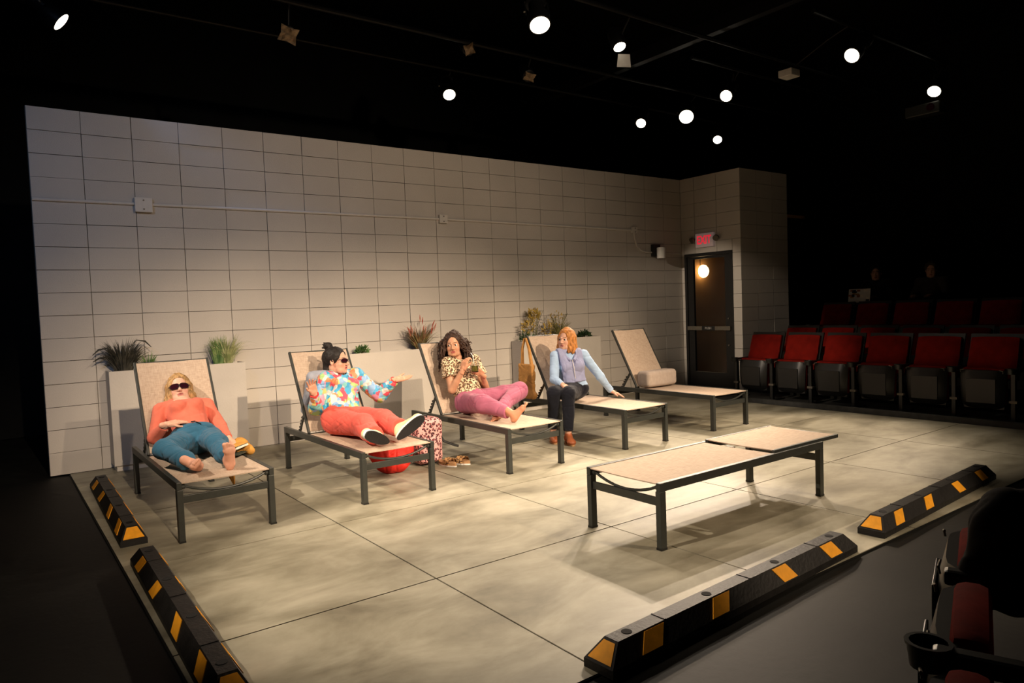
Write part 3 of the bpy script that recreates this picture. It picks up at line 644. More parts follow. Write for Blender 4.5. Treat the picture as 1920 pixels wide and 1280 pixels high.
MB().lathe([(.07, 0), (.08, .02), (.08, .20), (.05, .24)], (-.02, .02, .04), (.1, .45, .85), 16).build('housing', M['steel'], t, True)
MB().poly([(.02, .085, -.005), (.14, .03, -.005), (.17, .05, -.13), (.03, .12, -.13)], .003).build('barn_door', M['white'], t); MB().tube([(0, .05, .12), (0, -.05, .24), (0, -.14, .34)], .010).build('yoke', M['steel'], t)
MB().lathe([(.05, 0), (.065, .004)], (-.02, .02, .035), (.1, .45, .85), 16).build('lens', M['lamp_on'], t)
spot((5.15, -2.125, 4.02), (4.9, -3.4, 1.0), 40, 110, .6, WARM2, .03)
# ------------------------------------------------------------------ implicit-surface figures
V3 = lambda *a: np.array(a[0] if len(a) == 1 else a, float)
def unit(v): v = np.asarray(v, float); return v/max(1e-9, np.linalg.norm(v))
class SDF:
    def __init__(s, lo, hi, h):
        s.h = h; s.lo = np.array(lo, float); s.n = (np.ceil((np.array(hi)-s.lo)/h)+1).astype(int); s.a = np.full(s.n, .5, np.float32)
        s.ax = [(s.lo[i]+np.arange(s.n[i])*h).astype(np.float32) for i in range(3)]
    def sub(s, lo, hi):
        i0 = np.clip(np.floor((lo-s.lo)/s.h).astype(int), 0, s.n-1); i1 = np.clip(np.ceil((hi-s.lo)/s.h).astype(int)+1, 1, s.n)
        sl = tuple(slice(a, b) for a, b in zip(i0, i1)); X, Y, Z = s.ax[0][sl[0]][:, None, None], s.ax[1][sl[1]][None, :, None], s.ax[2][sl[2]][None, None, :]
        return sl, X, Y, Z
    def comb(s, sl, d, k, op):
        a = s.a[sl]
        if a.size == 0: return
        if op == 'u':
            if k <= 0: s.a[sl] = np.minimum(a, d)
            else:
                h = np.maximum(k-np.abs(a-d), 0)/k; s.a[sl] = np.minimum(a, d)-h*h*k*.25
        elif op == 's':
            if k <= 0: s.a[sl] = np.maximum(a, -d)
            else:
                h = np.maximum(k-np.abs(a+d), 0)/k; s.a[sl] = np.maximum(a, -d)+h*h*k*.25
    def cone(s, a, b, ra, rb, k=.01, op='u', flat=False):
        a, b = V3(a), V3(b); r = max(ra, rb); pad = k+3*s.h+r; sl, X, Y, Z = s.sub(np.minimum(a, b)-pad, np.maximum(a, b)+pad)
        d = b-a; L2 = d@d+1e-12; t0 = ((X-a[0])*d[0]+(Y-a[1])*d[1]+(Z-a[2])*d[2])/L2; t = np.clip(t0, 0, 1)
        q = np.sqrt((X-a[0]-t*d[0])**2+(Y-a[1]-t*d[1])**2+(Z-a[2]-t*d[2])**2)-(ra+(rb-ra)*t)
        if flat: q = np.maximum(q, (t0-1)*math.sqrt(L2))
        s.comb(sl, q.astype(np.float32), k, op); return s
    def path(s, P, R, k=.01):
        for i in range(len(P)-1): s.cone(P[i], P[i+1], R[i], R[i+1], k)
        return s
    def ell(s, c, r, Mx=None, k=.01, op='u'):
        c, r = V3(c), V3(r); pad = k+3*s.h+r.max(); sl, X, Y, Z = s.sub(c-pad, c+pad)
        x, y, z = X-c[0], Y-c[1], Z-c[2]
        if Mx is not None: x, y, z = [Mx[i][0]*x+Mx[i][1]*y+Mx[i][2]*z for i in range(3)]
        k0 = np.sqrt((x/r[0])**2+(y/r[1])**2+(z/r[2])**2)+1e-6; k1 = np.sqrt((x/r[0]**2)**2+(y/r[1]**2)**2+(z/r[2]**2)**2)+1e-6
        s.comb(sl, (k0*(k0-1)/k1).astype(np.float32), k, op); return s
    def box(s, c, half, Mx, r, k=.01, op='u'):
        c = V3(c); half = V3(half); pad = k+3*s.h+np.linalg.norm(half)+r; sl, X, Y, Z = s.sub(c-pad, c+pad)
        x, y, z = X-c[0], Y-c[1], Z-c[2]
        if Mx is not None: x, y, z = [Mx[i][0]*x+Mx[i][1]*y+Mx[i][2]*z for i in range(3)]
        qx, qy, qz = abs(x)-half[0]+0*y+0*z, abs(y)-half[1]+0*x+0*z, abs(z)-half[2]+0*x+0*y
        d = np.sqrt(np.maximum(qx, 0)**2+np.maximum(qy, 0)**2+np.maximum(qz, 0)**2)+np.minimum(np.maximum(qx, np.maximum(qy, qz)), 0)-r
        s.comb(sl, d.astype(np.float32), k, op); return s
    def cut(s, c, n, lo=None, hi=None):   # remove what lies on the side n points to
        c, n = V3(c), unit(n)
        sl, X, Y, Z = s.sub(s.lo if lo is None else V3(lo), s.lo+s.n*s.h if hi is None else V3(hi))
        d = (X-c[0])*n[0]+(Y-c[1])*n[1]+(Z-c[2])*n[2]; s.a[sl] = np.maximum(s.a[sl], d); return s
    def fold(s, amp, freq, seed=0, aniso=(1, 1, 1), crease=1.):
        g = np.random.RandomState(seed); X, Y, Z = s.ax[0][:, None, None], s.ax[1][None, :, None], s.ax[2][None, None, :]
        for k in range(8):
            d = unit(g.randn(3)*aniso)*freq*g.uniform(.6, 1.7)*(.6 if k < 3 else .8); ph = g.uniform(0, 6.3); d2 = unit(g.randn(3))*freq*.4
            w_ = np.sin(X*d[0]+Y*d[1]+Z*d[2]+ph+1.3*np.sin(X*d2[0]+Y*d2[1]+Z*d2[2]))
            s.a += (amp*.30*w_).astype(np.float32) if k < 3 else (amp*.55*crease*np.exp(-(w_/.20)**2)*np.clip(.5+np.sin(X*d2[1]*2+Y*d2[2]*2+Z*d2[0]*2+ph), 0, 1)).astype(np.float32)
        return s
    def mesh(s):
        a = s.a; a[0], a[-1] = .1, .1; a[:, 0], a[:, -1] = .1, .1; a[:, :, 0], a[:, :, -1] = .1, .1
        I = a < 0; nx, ny, nz = a.shape; acc = np.zeros((nx-1, ny-1, nz-1), np.int8)
        for dx in (0, 1):
            for dy_ in (0, 1):
                for dz in (0, 1): acc += I[dx:nx-1+dx, dy_:ny-1+dy_, dz:nz-1+dz]
        act = (acc > 0) & (acc < 8); idx = np.full(act.shape, -1, np.int64); cells = np.argwhere(act); idx[act] = np.arange(len(cells))
        P = np.zeros((len(cells), 3)); W = np.zeros(len(cells)); x, y, z = cells.T
        for (o0, o1) in [((i, j, k), (i+1 if ax == 0 else i, j+1 if ax == 1 else j, k+1 if ax == 2 else k)) for ax in range(3) for i in (0, 1) for j in (0, 1) for k in (0, 1) if (i, j, k)[ax] == 0]:
            v0 = a[x+o0[0], y+o0[1], z+o0[2]]; v1 = a[x+o1[0], y+o1[1], z+o1[2]]; c = (v0 < 0) != (v1 < 0); t = np.where(c, v0/np.where(c, v0-v1, 1), 0)
            for d in range(3): P[:, d] += c*(o0[d]+(o1[d]-o0[d])*t)
            W += c
        P = (P/W[:, None]+cells)*s.h+s.lo; Q = []
        for ax in range(3):
            sh = [slice(0, -1)]*3; A = I[tuple(slice(0, n-1) if d == ax else slice(1, n-1) for d, n in enumerate(a.shape))]; B = I[tuple(slice(1, n) if d == ax else slice(1, n-1) for d, n in enumerate(a.shape))]
            e = np.argwhere(A != B); st_ = A[tuple(e.T)]; c = e.copy(); o1, o2 = [d for d in range(3) if d != ax]; c[:, o1] += 1; c[:, o2] += 1
            def g(a1, a2): q = c.copy(); q[:, o1] -= a1; q[:, o2] -= a2; return idx[tuple(q.T)]
            q = np.stack([g(1, 1), g(0, 1), g(0, 0), g(1, 0)], 1); fl = st_ if ax != 1 else ~st_
            q[~fl] = q[~fl][:, ::-1]; Q.append(q)
        return P, np.concatenate(Q)
def to_obj(parts, name, mats, parent, origin=(0, 0, 0), tints=None):
    P = []; F = []; T = []; n = 0; MI = []
    for i, (p, f) in enumerate(parts):
        P.append(p-np.array(origin)); F.append(f+n); n += len(p)
        if tints: T.append(tints[i])
    P = np.concatenate(P); F = np.concatenate(F); me = bpy.data.meshes.new(name)
    me.vertices.add(len(P)); me.vertices.foreach_set('co', P.ravel()); me.loops.add(F.size); me.loops.foreach_set('vertex_index', F.ravel().astype(np.int32))
    me.polygons.add(len(F)); me.polygons.foreach_set('loop_start', np.arange(0, F.size, 4, dtype=np.int32)); me.polygons.foreach_set('use_smooth', np.ones(len(F), bool)); me.update(calc_edges=True)
    if tints:
        at = me.color_attributes.new('tint', 'FLOAT_COLOR', 'POINT'); T = np.concatenate(T); at.data.foreach_set('color', np.concatenate([T, np.ones((len(T), 1))], 1).ravel())
    for m in mats: me.materials.append(m)
    o = bpy.data.objects.new(name, me); C.objects.link(o)
    if parent: o.parent = parent
    return o
def frame3(f, upv):
    f = unit(f); r = unit(np.cross(upv, f)); u = np.cross(f, r); return r, f, u     # r = image right of a viewer facing the figure
def bbox(pts, pad): P = np.array(pts); return P.min(0)-pad, P.max(0)+pad

def do_head(hc, hf, hu, skin, scale=1., lip=(.50, .12, .11), brow=(.10, .05, .02), neck=None, h=.0034, mouth_open=0):
    r, f, u = frame3(hf, hu); Mx = np.array([r, f, u]); S = SDF(V3(hc)-.18*scale, V3(hc)+.18*scale, h); s = scale
    W = lambda x, y, z: V3(hc)+(r*x+f*y+u*z)*s
    E_ = lambda c, rad, k, op='u': S.ell(W(*c), V3(rad)*s, Mx, k*s, op)
    E_((0, -.014, .034), (.072, .090, .078), .01); E_((0, .026, -.022), (.057, .060, .074), .02)
    S.cone(W(-.030, .046, -.080), W(.030, .046, -.080), .026*s, .026*s, .03*s); E_((0, .064, -.090), (.018, .016, .016), .02)
    for x in (-1, 1):
        E_((x*.036, .056, -.032), (.022, .018, .024), .02); E_((x*.031, .097, .000), (.017, .012, .011), .012, 's')
        S.cone(W(x*.017, .0795, .0075), W(x*.045, .069, .0065), .0060*s, .0055*s, .004*s).cone(W(x*.018, .078, -.0075), W(x*.044, .069, -.0065), .0045*s, .0045*s, .004*s)
        S.cone(W(x*.012, .086, .018), W(x*.046, .070, .021), .007*s, .006*s, .010*s)
        E_((x*.072, -.008, -.006), (.009, .017, .029), .008); E_((x*.079, -.004, -.004), (.005, .009, .017), .004, 's')
        E_((x*.011, .094, -.036), (.008, .010, .007), .006)
    S.cone(W(0, .082, .006), W(0, .104, -.030), .008*s, .0105*s, .010*s)
    S.cone(W(-.018, .082, -.0585), W(0, .091, -.056), .0045*s, .0055*s, .004*s).cone(W(0, .091, -.056), W(.018, .082, -.0585), .0055*s, .0045*s, .004*s)
    S.cone(W(-.014, .084, -.069), W(.014, .084, -.069), .0058*s, .0058*s, .004*s)
    S.cone(W(-.020, .090, -.0635), W(.020, .090, -.0635), (.0028+.003*mouth_open)*s, (.0028+.003*mouth_open)*s, .003*s, 's')
    S.cone(W(0, -.022, -.05), V3(neck) if neck is not None else W(0, -.03, -.15), .050*s, .050, .02)
    P, F = S.mesh(); q = (P-V3(hc)) @ Mx.T/s; T = np.tile(np.array(skin), (len(P), 1)).astype(float)
    def paint(c, rad, col, amt=1.):
        d = np.sqrt((((q-np.array(c))/np.array(rad))**2).sum(1)); wgt = np.clip((1.15-d)/.3, 0, 1)[:, None]*amt; T[:] = T*(1-wgt)+np.array(col)*wgt
    paint((0, .092, -.0635), (.023, .02, .0125), lip, .9); paint((0, .094, -.0638), (.021, .02, .0022), (.06, .02, .02), .85)
    for x in (-1, 1):
        paint((x*.030, .08, .0235), (.019, .03, .0042), brow, .8); paint((x*.040, .06, -.035), (.02, .03, .02), (skin[0]*1.0, skin[1]*.78, skin[2]*.74), .5)
        paint((x*.031, .09, .004), (.018, .02, .004), (brow[0]*.6, brow[1]*.6, brow[2]*.6), .7); paint((x*.031, .085, -.003), (.014, .02, .004), (skin[0]*.7, skin[1]*.6, skin[2]*.58), .5)
    return (P, F), T, W, (r, f, u)
def eyes(parent, W, frm, look=(0, 1, 0), s=1., origin=(0, 0, 0)):
    r, f, u = frm; lk = unit(r*look[0]+f*look[1]+u*look[2])
    for x in (-1, 1):
        c = W(x*.031, .0725, .000)-V3(origin); mb = MB(); n1, n2 = 12, 10; V = []; 
        a1 = unit(np.cross(lk, u)); a2 = np.cross(a1, lk)
        mb.lathe([(.0128*s*math.sin(PI*k/n2)+1e-5, -.0128*s*math.cos(PI*k/n2)) for k in range(n2+1)], tuple(c), tuple(lk), 14)
        me_o = mb.build('eye', M['skin'], parent, True); me = me_o.data; at = me.color_attributes.new('tint', 'FLOAT_COLOR', 'POINT')
        for v, d in zip(me.vertices, at.data):
            cs = (np.array(v.co)-c) @ lk/(.0128*s); d.color = (.015, .008, .005, 1) if cs > .80 else (.62, .58, .54, 1)
def do_hand(wr, d, pn, thumb, skin, curl=(.3, .35, .4, .45), spread=.10, tcurl=.3, s=.92, h=.0032, cup=0):
    """d: wrist->knuckles, pn: palm-facing normal, thumb: +1/-1 side along d x pn"""
    d = unit(d); pn = unit(V3(pn)-d*np.dot(pn, d)); sd = np.cross(d, pn)*thumb; wr = V3(wr)
    S = SDF(wr-.2*s-.0, wr+.2*s, h); Mx = np.array([sd, d, pn]); W = lambda x, y, z: wr+(sd*x+d*y+pn*z)*s
    S.box(W(0, .048, 0), V3(.028, .034, .003)*s, Mx, .010*s, .01); S.cone(W(0, -.03, 0), W(0, .02, 0), .023*s, .022*s, .012)
    S.cone(W(.018, .018, .004), W(.034, .050, .008), .013*s, .011*s, .012)
    a = tcurl; p0 = W(.034, .050, .008); p1 = p0+(sd*.022*math.cos(a)+d*.024+pn*.020*math.sin(a))*s; p2 = p1+(sd*.006*math.cos(a)+d*.024+pn*.016*math.sin(a))*s
    S.cone(p0, p1, .0105*s, .0092*s, .004).cone(p1, p2, .0092*s, .0072*s, .003)
    for i, (x, Ln, y0) in enumerate(((.027, .070, .084), (.009, .078, .088), (-.009, .072, .085), (-.026, .056, .078))):
        c = curl[i]; ang = c*.5; dirx = x/.027*spread; p = W(x, y0, 0); 
        for q, (fr, ra, rb) in enumerate(((.45, .0088, .0082), (.32, .0082, .0074), (.23, .0074, .0060))):
            dd = unit(d*math.cos(ang)+pn*math.sin(ang)+sd*dirx); p2 = p+dd*Ln*fr*s; S.cone(p, p2, ra*s, rb*s, .002 if q else .004); p = p2; ang += c
    P, F = S.mesh(); T = np.tile(np.array(skin)*np.array([1.0, .93, .9]), (len(P), 1)); return (P, F), T
def do_foot(ank, td, ud, side, skin, s=.93, h=.0036):
    """bare foot. td: heel->toe, ud: instep (dorsal) direction, side: +1 big toe on r side"""
    td = unit(td); ud = unit(V3(ud)-td*np.dot(ud, td)); sd = np.cross(td, ud)*side; a = V3(ank); W = lambda x, y, z: a+(sd*x+td*y+ud*z)*s
    S = SDF(a-.24*s, a+.24*s, h); Mx = np.array([sd, td, ud])
    S.cone(W(0, 0, .06), W(0, 0, 0), .032*s, .033*s, .01); S.ell(W(0, -.032, -.040), V3(.030, .034, .030)*s, Mx, .02)
    S.cone(W(0, .0, -.022), W(.004, .11, -.048), .036*s, .022*s, .02); S.cone(W(-.014, -.01, -.05), W(-.020, .11, -.055), .020*s, .017*s, .02)
    S.cone(W(.022, .10, -.052), W(-.024, .095, -.056), .019*s, .015*s, .02)
    for x, y, z, rr in ((.028, .150, -.054, .0145), (.009, .156, -.057, .0100), (-.007, .149, -.058, .0093), (-.021, .140, -.059, .0088), (-.033, .128, -.060, .0085)):
        S.cone(W(x*.85, .105, -.054), W(x, y, z), rr*.85*s, rr*s, .004)
    P, F = S.mesh(); T = np.tile(np.array(skin)*np.array([1.0, .86, .82]), (len(P), 1)); return (P, F), T

def torso(S, J, inf=0., k=.03, bust=1., hip=1., waist=1., skip_pel=False, low=True):
    r = unit(V3(J['shB'])-J['shA']); u = unit(V3(J['chest'])-J['pel']); f = unit(np.cross(r, u)); r = np.cross(u, f)*-1 if np.dot(np.cross(u, f), r) < 0 else np.cross(u, f)
    Mx = np.array([r, f, u]); pel, ch = V3(J['pel']), V3(J['chest'])
    if not skip_pel: S.ell(pel, V3(.165*hip+inf, .112+inf, .115+inf), Mx, k)
    S.ell(pel*.45+ch*.55, V3(.130*waist+inf, .100+inf, .15+inf), Mx, k+.02)
    S.ell(ch, V3(.142+inf, .100+inf, .135+inf), Mx, k)
    for x in (-1, 1): S.ell(ch+f*.082+r*x*.062-u*.005, V3(.055+inf*.6, .046*bust+inf*.6, .052+inf*.6), Mx, .03)
    top = ch+u*.11
    S.cone(J['shA'], top-r*.03, .046+inf, .055+inf, k).cone(J['shB'], top+r*.03, .046+inf, .055+inf, k)
    return r, f, u
def person(name, loc, label, J, skin, lip, brow, hs=1., look=(0, 1, 0), show_eyes=True, mouth=0, coarse=1.):
    """skin body: torso, limbs, head, hands, feet joined in one mesh"""
    root = thing(name, loc, label, 'person'); parts = []; tints = []; sk = np.array(skin)
    keys = [V3(J[k]) for k in ('pel', 'chest', 'neck', 'shA', 'shB', 'elA', 'elB', 'wrA', 'wrB', 'hpA', 'hpB', 'knA', 'knB', 'anA', 'anB')]
    lo, hi = bbox(keys, .16); S = SDF(lo, hi, .009*coarse); r, f, u = torso(S, J, -.018)
    S.cone(J['neck'], V3(J['chest'])+u*.12, .048, .05, .04); hcn = V3(J['head'])
    S.cone(J['neck'], V3(J['neck'])*.5+hcn*.5, .046, .046, .01)
    for s_ in 'AB':
        S.path([J['sh'+s_], J['el'+s_], J['wr'+s_]], [.043, .035, .024], .012); S.cone(V3(J['el'+s_]), V3(J['el'+s_])*.6+V3(J['wr'+s_])*.4, .034, .033, .01)
        S.path([J['hp'+s_], J['kn'+s_], J['an'+s_]], [.070, .046, .032], .02); S.cone(V3(J['kn'+s_])*.75+V3(J['an'+s_])*.25, V3(J['kn'+s_])*.5+V3(J['an'+s_])*.5, .042, .040, .02)
    p = S.mesh(); parts.append(p); tints.append(np.tile(sk, (len(p[0]), 1)))
    hd, T, W, frm = do_head(J['head'], J['hf'], J['hu'], skin, hs, lip, brow, J['neck'], .0034*coarse, mouth); parts.append(hd); tints.append(T)
    for s_ in 'AB':
        if 'hand'+s_ in J: hh, T = do_hand(J['wr'+s_], skin=sk, **J['hand'+s_]); parts.append(hh); tints.append(T)
        if 'foot'+s_ in J: ff, T = do_foot(J['an'+s_], skin=sk, **J['foot'+s_]); parts.append(ff); tints.append(T)
    b = to_obj(parts, 'body', [M['skin']], root, loc, tints)
    if show_eyes: eyes(root, W, frm, look, hs, loc)
    return root, W, frm, (r, f, u)
def garment(root, name, m, pts, build, pad=.16, h=.0075, loc=(0, 0, 0), fold=(.006, 45), seed=1, kind=None):
    lo, hi = bbox(pts, pad); S = SDF(lo, hi, h); build(S)
    if fold: S.fold(fold[0], fold[1], seed)
    post = getattr(build, 'post', None)
    if post: post(S)
    return to_obj([S.mesh()], name, [m], root, loc)
def hair_obj(root, W, frm, loc, build, col, h=.005, ext=.32, name='hair', disp=(.003, 190)):
    c = W(0, 0, -.05); S = SDF(c-ext, c+ext, h); build(S)
    if disp: S.fold(disp[0], disp[1], 3, crease=1.4)
    p = S.mesh(); g = np.random.RandomState(3)
    q = (p[0]-c); n = np.sin(q[:, 0]*130+3*np.sin(q[:, 2]*40))*.5+np.sin(q[:, 1]*170+2*np.sin(q[:, 2]*60))*.5
    T = np.array(col)[None]*(1+.28*n[:, None]); return to_obj([p], name, [M['hair']], root, loc, [T])
def scalp(S, W, frm, s=1., k=.006, back=.0, thick=.009, line=.060):
    r, f, u = frm; Mx = np.array([r, f, u]); S.ell(W(0, -.020, .040), V3(.072+thick+.003, .090+thick, .078+thick)*s, Mx, k)
    # open the face: carve the region in front below the hair line
    S.ell(W(0, .090, -.025), V3(.064, .075, .105)*s, Mx, .012*s, 's')
# ------------------------------------------------------------------ the four women on stage
A = lambda *a: np.array(a, float)
def locks(S, W, n, seed, z_end, rad, a0, a1, wav=.012, thick=.010, out=1.0, part=0., flare=0., start_z=.105, k=.006, hang=None, zj=.03):
    g = random.Random(seed)
    for i in range(n):
        ang = a0+(a1-a0)*(i+g.random())/n            # 0 = front, pi = back ; sign gives the side
        sx, cy_ = math.sin(ang), math.cos(ang); ph = g.uniform(0, 6.28); P = []; R = []; ze = z_end+g.uniform(-zj, zj)
        pts = [(part*.5+sx*.012, cy_*.02-.01, start_z+.010), (sx*.050, -.018+cy_*.062, .085), (sx*.080*out, -.020+cy_*.085, .030), (sx*.086*out, -.022+cy_*.082, -.030)]
        m_ = 7
        for q in range(1, m_+1):
            t = q/m_; z = -.030+(ze+.030)*t; o_ = out*(1+flare*t); pts.append((sx*.086*o_+wav*math.sin(ph+q*1.3), -.022+cy_*.078*o_+wav*math.cos(ph+q*1.1), z))
        for q, p in enumerate(pts): P.append(W(*p)); R.append(rad*(1.15 if q < 3 else 1)*(1-.55*max(0, (q-6)/5)))
        if hang is not None:
            P = [hang(p) for p in P]
        S.path(P, R, k)

# --- person 1: coral top, blue joggers, sunglasses, reclining on the first lounger
loc1 = (.79, -1.95, .37); SK1 = (.66, .40, .295)
J = dict(pel=A(.80, -1.95, .475), chest=A(.79, -1.735, .645), neck=A(.783, -1.665, .738), head=A(.780, -1.60, .818), hf=A(-.16, -.93, .34), hu=A(0, .35, .94),
 shA=A(.625, -1.69, .685), shB=A(.955, -1.68, .685), elA=A(.555, -1.80, .50), elB=A(1.000, -1.86, .53), wrA=A(.612, -1.945, .605), wrB=A(1.005, -2.06, .46),
 hpA=A(.715, -1.98, .465), hpB=A(.89, -1.97, .465), knA=A(.530, -2.31, .485), knB=A(.855, -2.33, .490), anA=A(.630, -2.615, .425), anB=A(.840, -2.655, .425),
 handA=dict(d=A(.93, .12, .08), pn=A(.1, .25, -.95), thumb=-1, curl=(.12, .15, .2, .25), spread=.06),
 handB=dict(d=A(.15, -.75, -.35), pn=A(-.2, .1, -1), thumb=-1, curl=(.35, .4, .4, .4), spread=.08),
 footA=dict(td=A(-.35, -.75, .35), ud=A(-.6, .45, .4), side=1), footB=dict(td=A(-.10, -.30, .95), ud=A(0, .95, .3), side=1))
p1, W, frm, (r, f, u) = person('person', loc1, 'woman in coral top, blue joggers and dark sunglasses reclining barefoot on the leftmost lounger', J, SK1, (.50, .16, .14), (.26, .17, .10), .98, show_eyes=False)
Jp = J
def b_(S, J=J):
    torso(S, J, .002, skip_pel=False, bust=1.15)
    S.path([J['shA'], J['elA'], J['wrA']], [.052, .045, .034], .015); S.path([J['shB'], J['elB'], J['wrB']], [.052, .045, .034], .015)
def post(S, J=J, r=r, f=f, u=u):
    S.ell(J['neck']+f*.045+u*.02, V3(.085, .06, .07), np.array([r, f, u]), .01, 's'); S.cone(J['neck']-u*.01, J['head'], .060, .06, .006, 's')
    S.cut(J['pel']+u*.06, -u, J['pel']-A(.145, .25, .25), J['pel']+A(.15, .3, .08))
b_.post = post
P8 = lambda J, ks: [V3(J[k]) for k in ks]
def sleeve_cut(S, J, s_, back=.015):
    d = unit(J['wr'+s_]-J['el'+s_]); c = J['wr'+s_]-d*back; S.cut(c, d, c-.045, c+.06)
_p = post
def post(S, J=J, r=r, f=f, u=u, _p=_p): _p(S); sleeve_cut(S, J, 'B'); sleeve_cut(S, J, 'A', .03)
b_.post = post
garment(p1, 'knit_top', cloth('coral_knit', (.64, .155, .10)), P8(J, ['pel', 'chest', 'shA', 'shB', 'elA', 'elB', 'wrA', 'wrB']), b_, loc=loc1, fold=(.005, 38), seed=2, h=.0065)
def b_(S, J=J, r=r, f=f, u=u):
    S.ell(J['pel']+u*.01, V3(.180, .128, .12), np.array([r, f, u]), .02)
    for s_ in 'AB': S.path([J['hp'+s_], J['kn'+s_], J['kn'+s_]*.25+J['an'+s_]*.75, J['an'+s_]+(J['kn'+s_]-J['an'+s_])*.12], [.096, .070, .058, .040], .02)
def post(S, J=J, r=r, f=f, u=u): S.cut(J['pel']+u*.085, u)
b_.post = post
garment(p1, 'jogger_trousers', cloth('blue_joggers', (.028, .115, .20)), P8(J, ['pel', 'hpA', 'hpB', 'knA', 'knB', 'anA', 'anB']), b_, loc=loc1, fold=(.010, 42), seed=5, h=.0065)
MB().tube([J['pel']+u*.06+f*.124-A(*loc1)+r*x for x in (-.03, -.015, 0)], .005).tube([J['pel']+u*.05+f*.128-A(*loc1)+r*x-u*abs(x) for x in (0, .02, .03)], .004).build('drawstring', M['steel'], p1)
def hb(S, W=W, frm=frm):
    scalp(S, W, frm, .98, thick=.007)
    locks(S, W, 13, 5, -.17, .0155, .75, 2.6, .010, flare=.22, hang=None); locks(S, W, 13, 6, -.165, .0155, -.75, -2.6, .010, flare=.22)
    S.ell(W(0, .10, -.02), V3(.060, .075, .098), np.array(frm), .01, 's')
hair_obj(p1, W, frm, loc1, hb, (.40, .24, .10))
def sunglasses(root, W, loc, big=1., s=1.):
    mb = MB(); ln = MB(); o = V3(loc)
    for x in (-1, 1):
        Pf = []; n = 18
        for k in range(n):
            a = 2*PI*k/n; cx = abs(math.cos(a))**.75*math.copysign(1, math.cos(a)); sz_ = abs(math.sin(a))**.75*math.copysign(1, math.sin(a))
            X = x*.0335+cx*.0295*big; Z = .000+sz_*.0195*big; Y = .103-9.0*X*X; Pf.append((X, Y, Z))
        A_ = [W(*p)-o for p in Pf]; B_ = [W(p[0], p[1]-.003, p[2])-o for p in Pf]; ln.add(A_+B_, [tuple(range(n)), tuple(range(n, 2*n))[::-1]]+[(i, (i+1) % n, n+(i+1) % n, n+i) for i in range(n)])
        mb.tube(A_+A_[:1], .0022, 6); mb.tube([W(x*.062, .070, .008)-o, W(x*.076, .045, .008)-o, W(x*.080, -.01, .000)-o], .003, 6)
    mb.tube([W(-.010, .104, .004)-o, W(0, .107, .006)-o, W(.010, .104, .004)-o], .0025, 6)
    g_ = mb.build('sunglasses', M['seatblack'], root, True); ln.build('lens', M['lens'], g_)
sunglasses(p1, W, loc1, 1.1)
# book held at her side, mustard cloth with its strap
t = thing('paperback_book', (1.0, -2.26, .385), 'open paperback book in the left hand of the woman in coral', 'book', rz=-.75)
MB().cbox((-.058, -.09, .0), (.060, .09, .003), .001).build('cover', M['book'], t)
R = Matrix.Rotation(-.42, 3, 'Y'); MB().box((-.004, 0, .026), (.112, .172, .014), R).build('pages', M['paper'], t); MB().box((-.006, 0, .036), (.118, .18, .003), R).build('cover', M['book'], t)
def b_(S):
    S.cone((1.00, -2.20, .385), (1.08, -2.05, .405), .045, .05, .03).cone((1.08, -2.05, .41), (1.10, -2.25, .385), .045, .035, .03).cone((1.09, -2.1, .39), (1.115, -2.12, .30), .02, .012, .02)
t = thing('mustard_cloth', (1.06, -2.12, .37), 'crumpled mustard cloth bag lying on the leftmost lounger by the book', 'bag')
garment(t, 'cloth_body', M['mustard'], [A(1, -2.3, .3), A(1.13, -2, .42)], b_, pad=.08, h=.006, loc=(1.06, -2.12, .37), fold=(.010, 60))
MB().tube([A(.93, -2.30, .36)-A(1.06, -2.12, .37), A(.945, -2.32, .24)-A(1.06, -2.12, .37), A(.955, -2.33, .18)-A(1.06, -2.12, .37)], [.010, .022, .006], 6).build('strap', M['mustard'], t)

# --- person 2: patchwork windbreaker, red trousers, on the second lounger
loc2 = (1.95, -1.95, .37); SK2 = (.62, .36, .25)
J = dict(pel=A(1.945, -1.95, .485), chest=A(2.00, -1.80, .72), neck=A(1.99, -1.79, .845), head=A(1.972, -1.80, .950), hf=A(.66, -.75, .06), hu=A(.02, .10, 1),
 shA=A(1.845, -1.85, .815), shB=A(2.155, -1.75, .815), elA=A(1.755, -1.86, .575), elB=A(2.325, -1.86, .625), wrA=A(1.695, -1.985, .715), wrB=A(2.405, -1.995, .765),
 hpA=A(1.865, -1.97, .475), hpB=A(2.03, -1.93, .475), knA=A(1.930, -2.355, .475), knB=A(2.115, -2.32, .485), anA=A(1.865, -2.695, .445), anB=A(2.10, -2.665, .465),
 handA=dict(d=A(-.30, -.28, .85), pn=A(.15, -.9, -.1), thumb=-1, curl=(.15, .2, .3, .35), spread=.22),
 handB=dict(d=A(.93, -.35, .10), pn=A(.0, -.35, .93), thumb=-1, curl=(.05, .08, .1, .12), spread=.12))
p2, W, frm, (r, f, u) = person('person', loc2, 'woman in bright patchwork jacket and red trousers gesturing with open palms on the second lounger', J, SK2, (.55, .10, .10), (.03, .02, .015), .99, show_eyes=False, mouth=1)
def b_(S, J=J, r=r, f=f, u=u):
    torso(S, J, .014, k=.04, bust=1.1, hip=.92)
    S.path([J['shA'], J['elA'], J['wrA']], [.060, .064, .042], .02); S.path([J['shB'], J['elB'], J['wrB']], [.060, .064, .042], .02)
    S.cone(J['neck']-u*.03, J['neck']+u*.018+f*.012, .070, .066, .02)
def post(S, J=J, r=r, f=f, u=u):
    S.cone(J['neck']+f*.02-u*.01, J['head']+f*.05, .052, .07, .006, 's'); S.cut(J['pel']+u*.045, -u, J['pel']-.28, J['pel']+A(.28, .3, .10))
    for s_ in 'AB': sleeve_cut(S, J, s_, .004)
b_.post = post
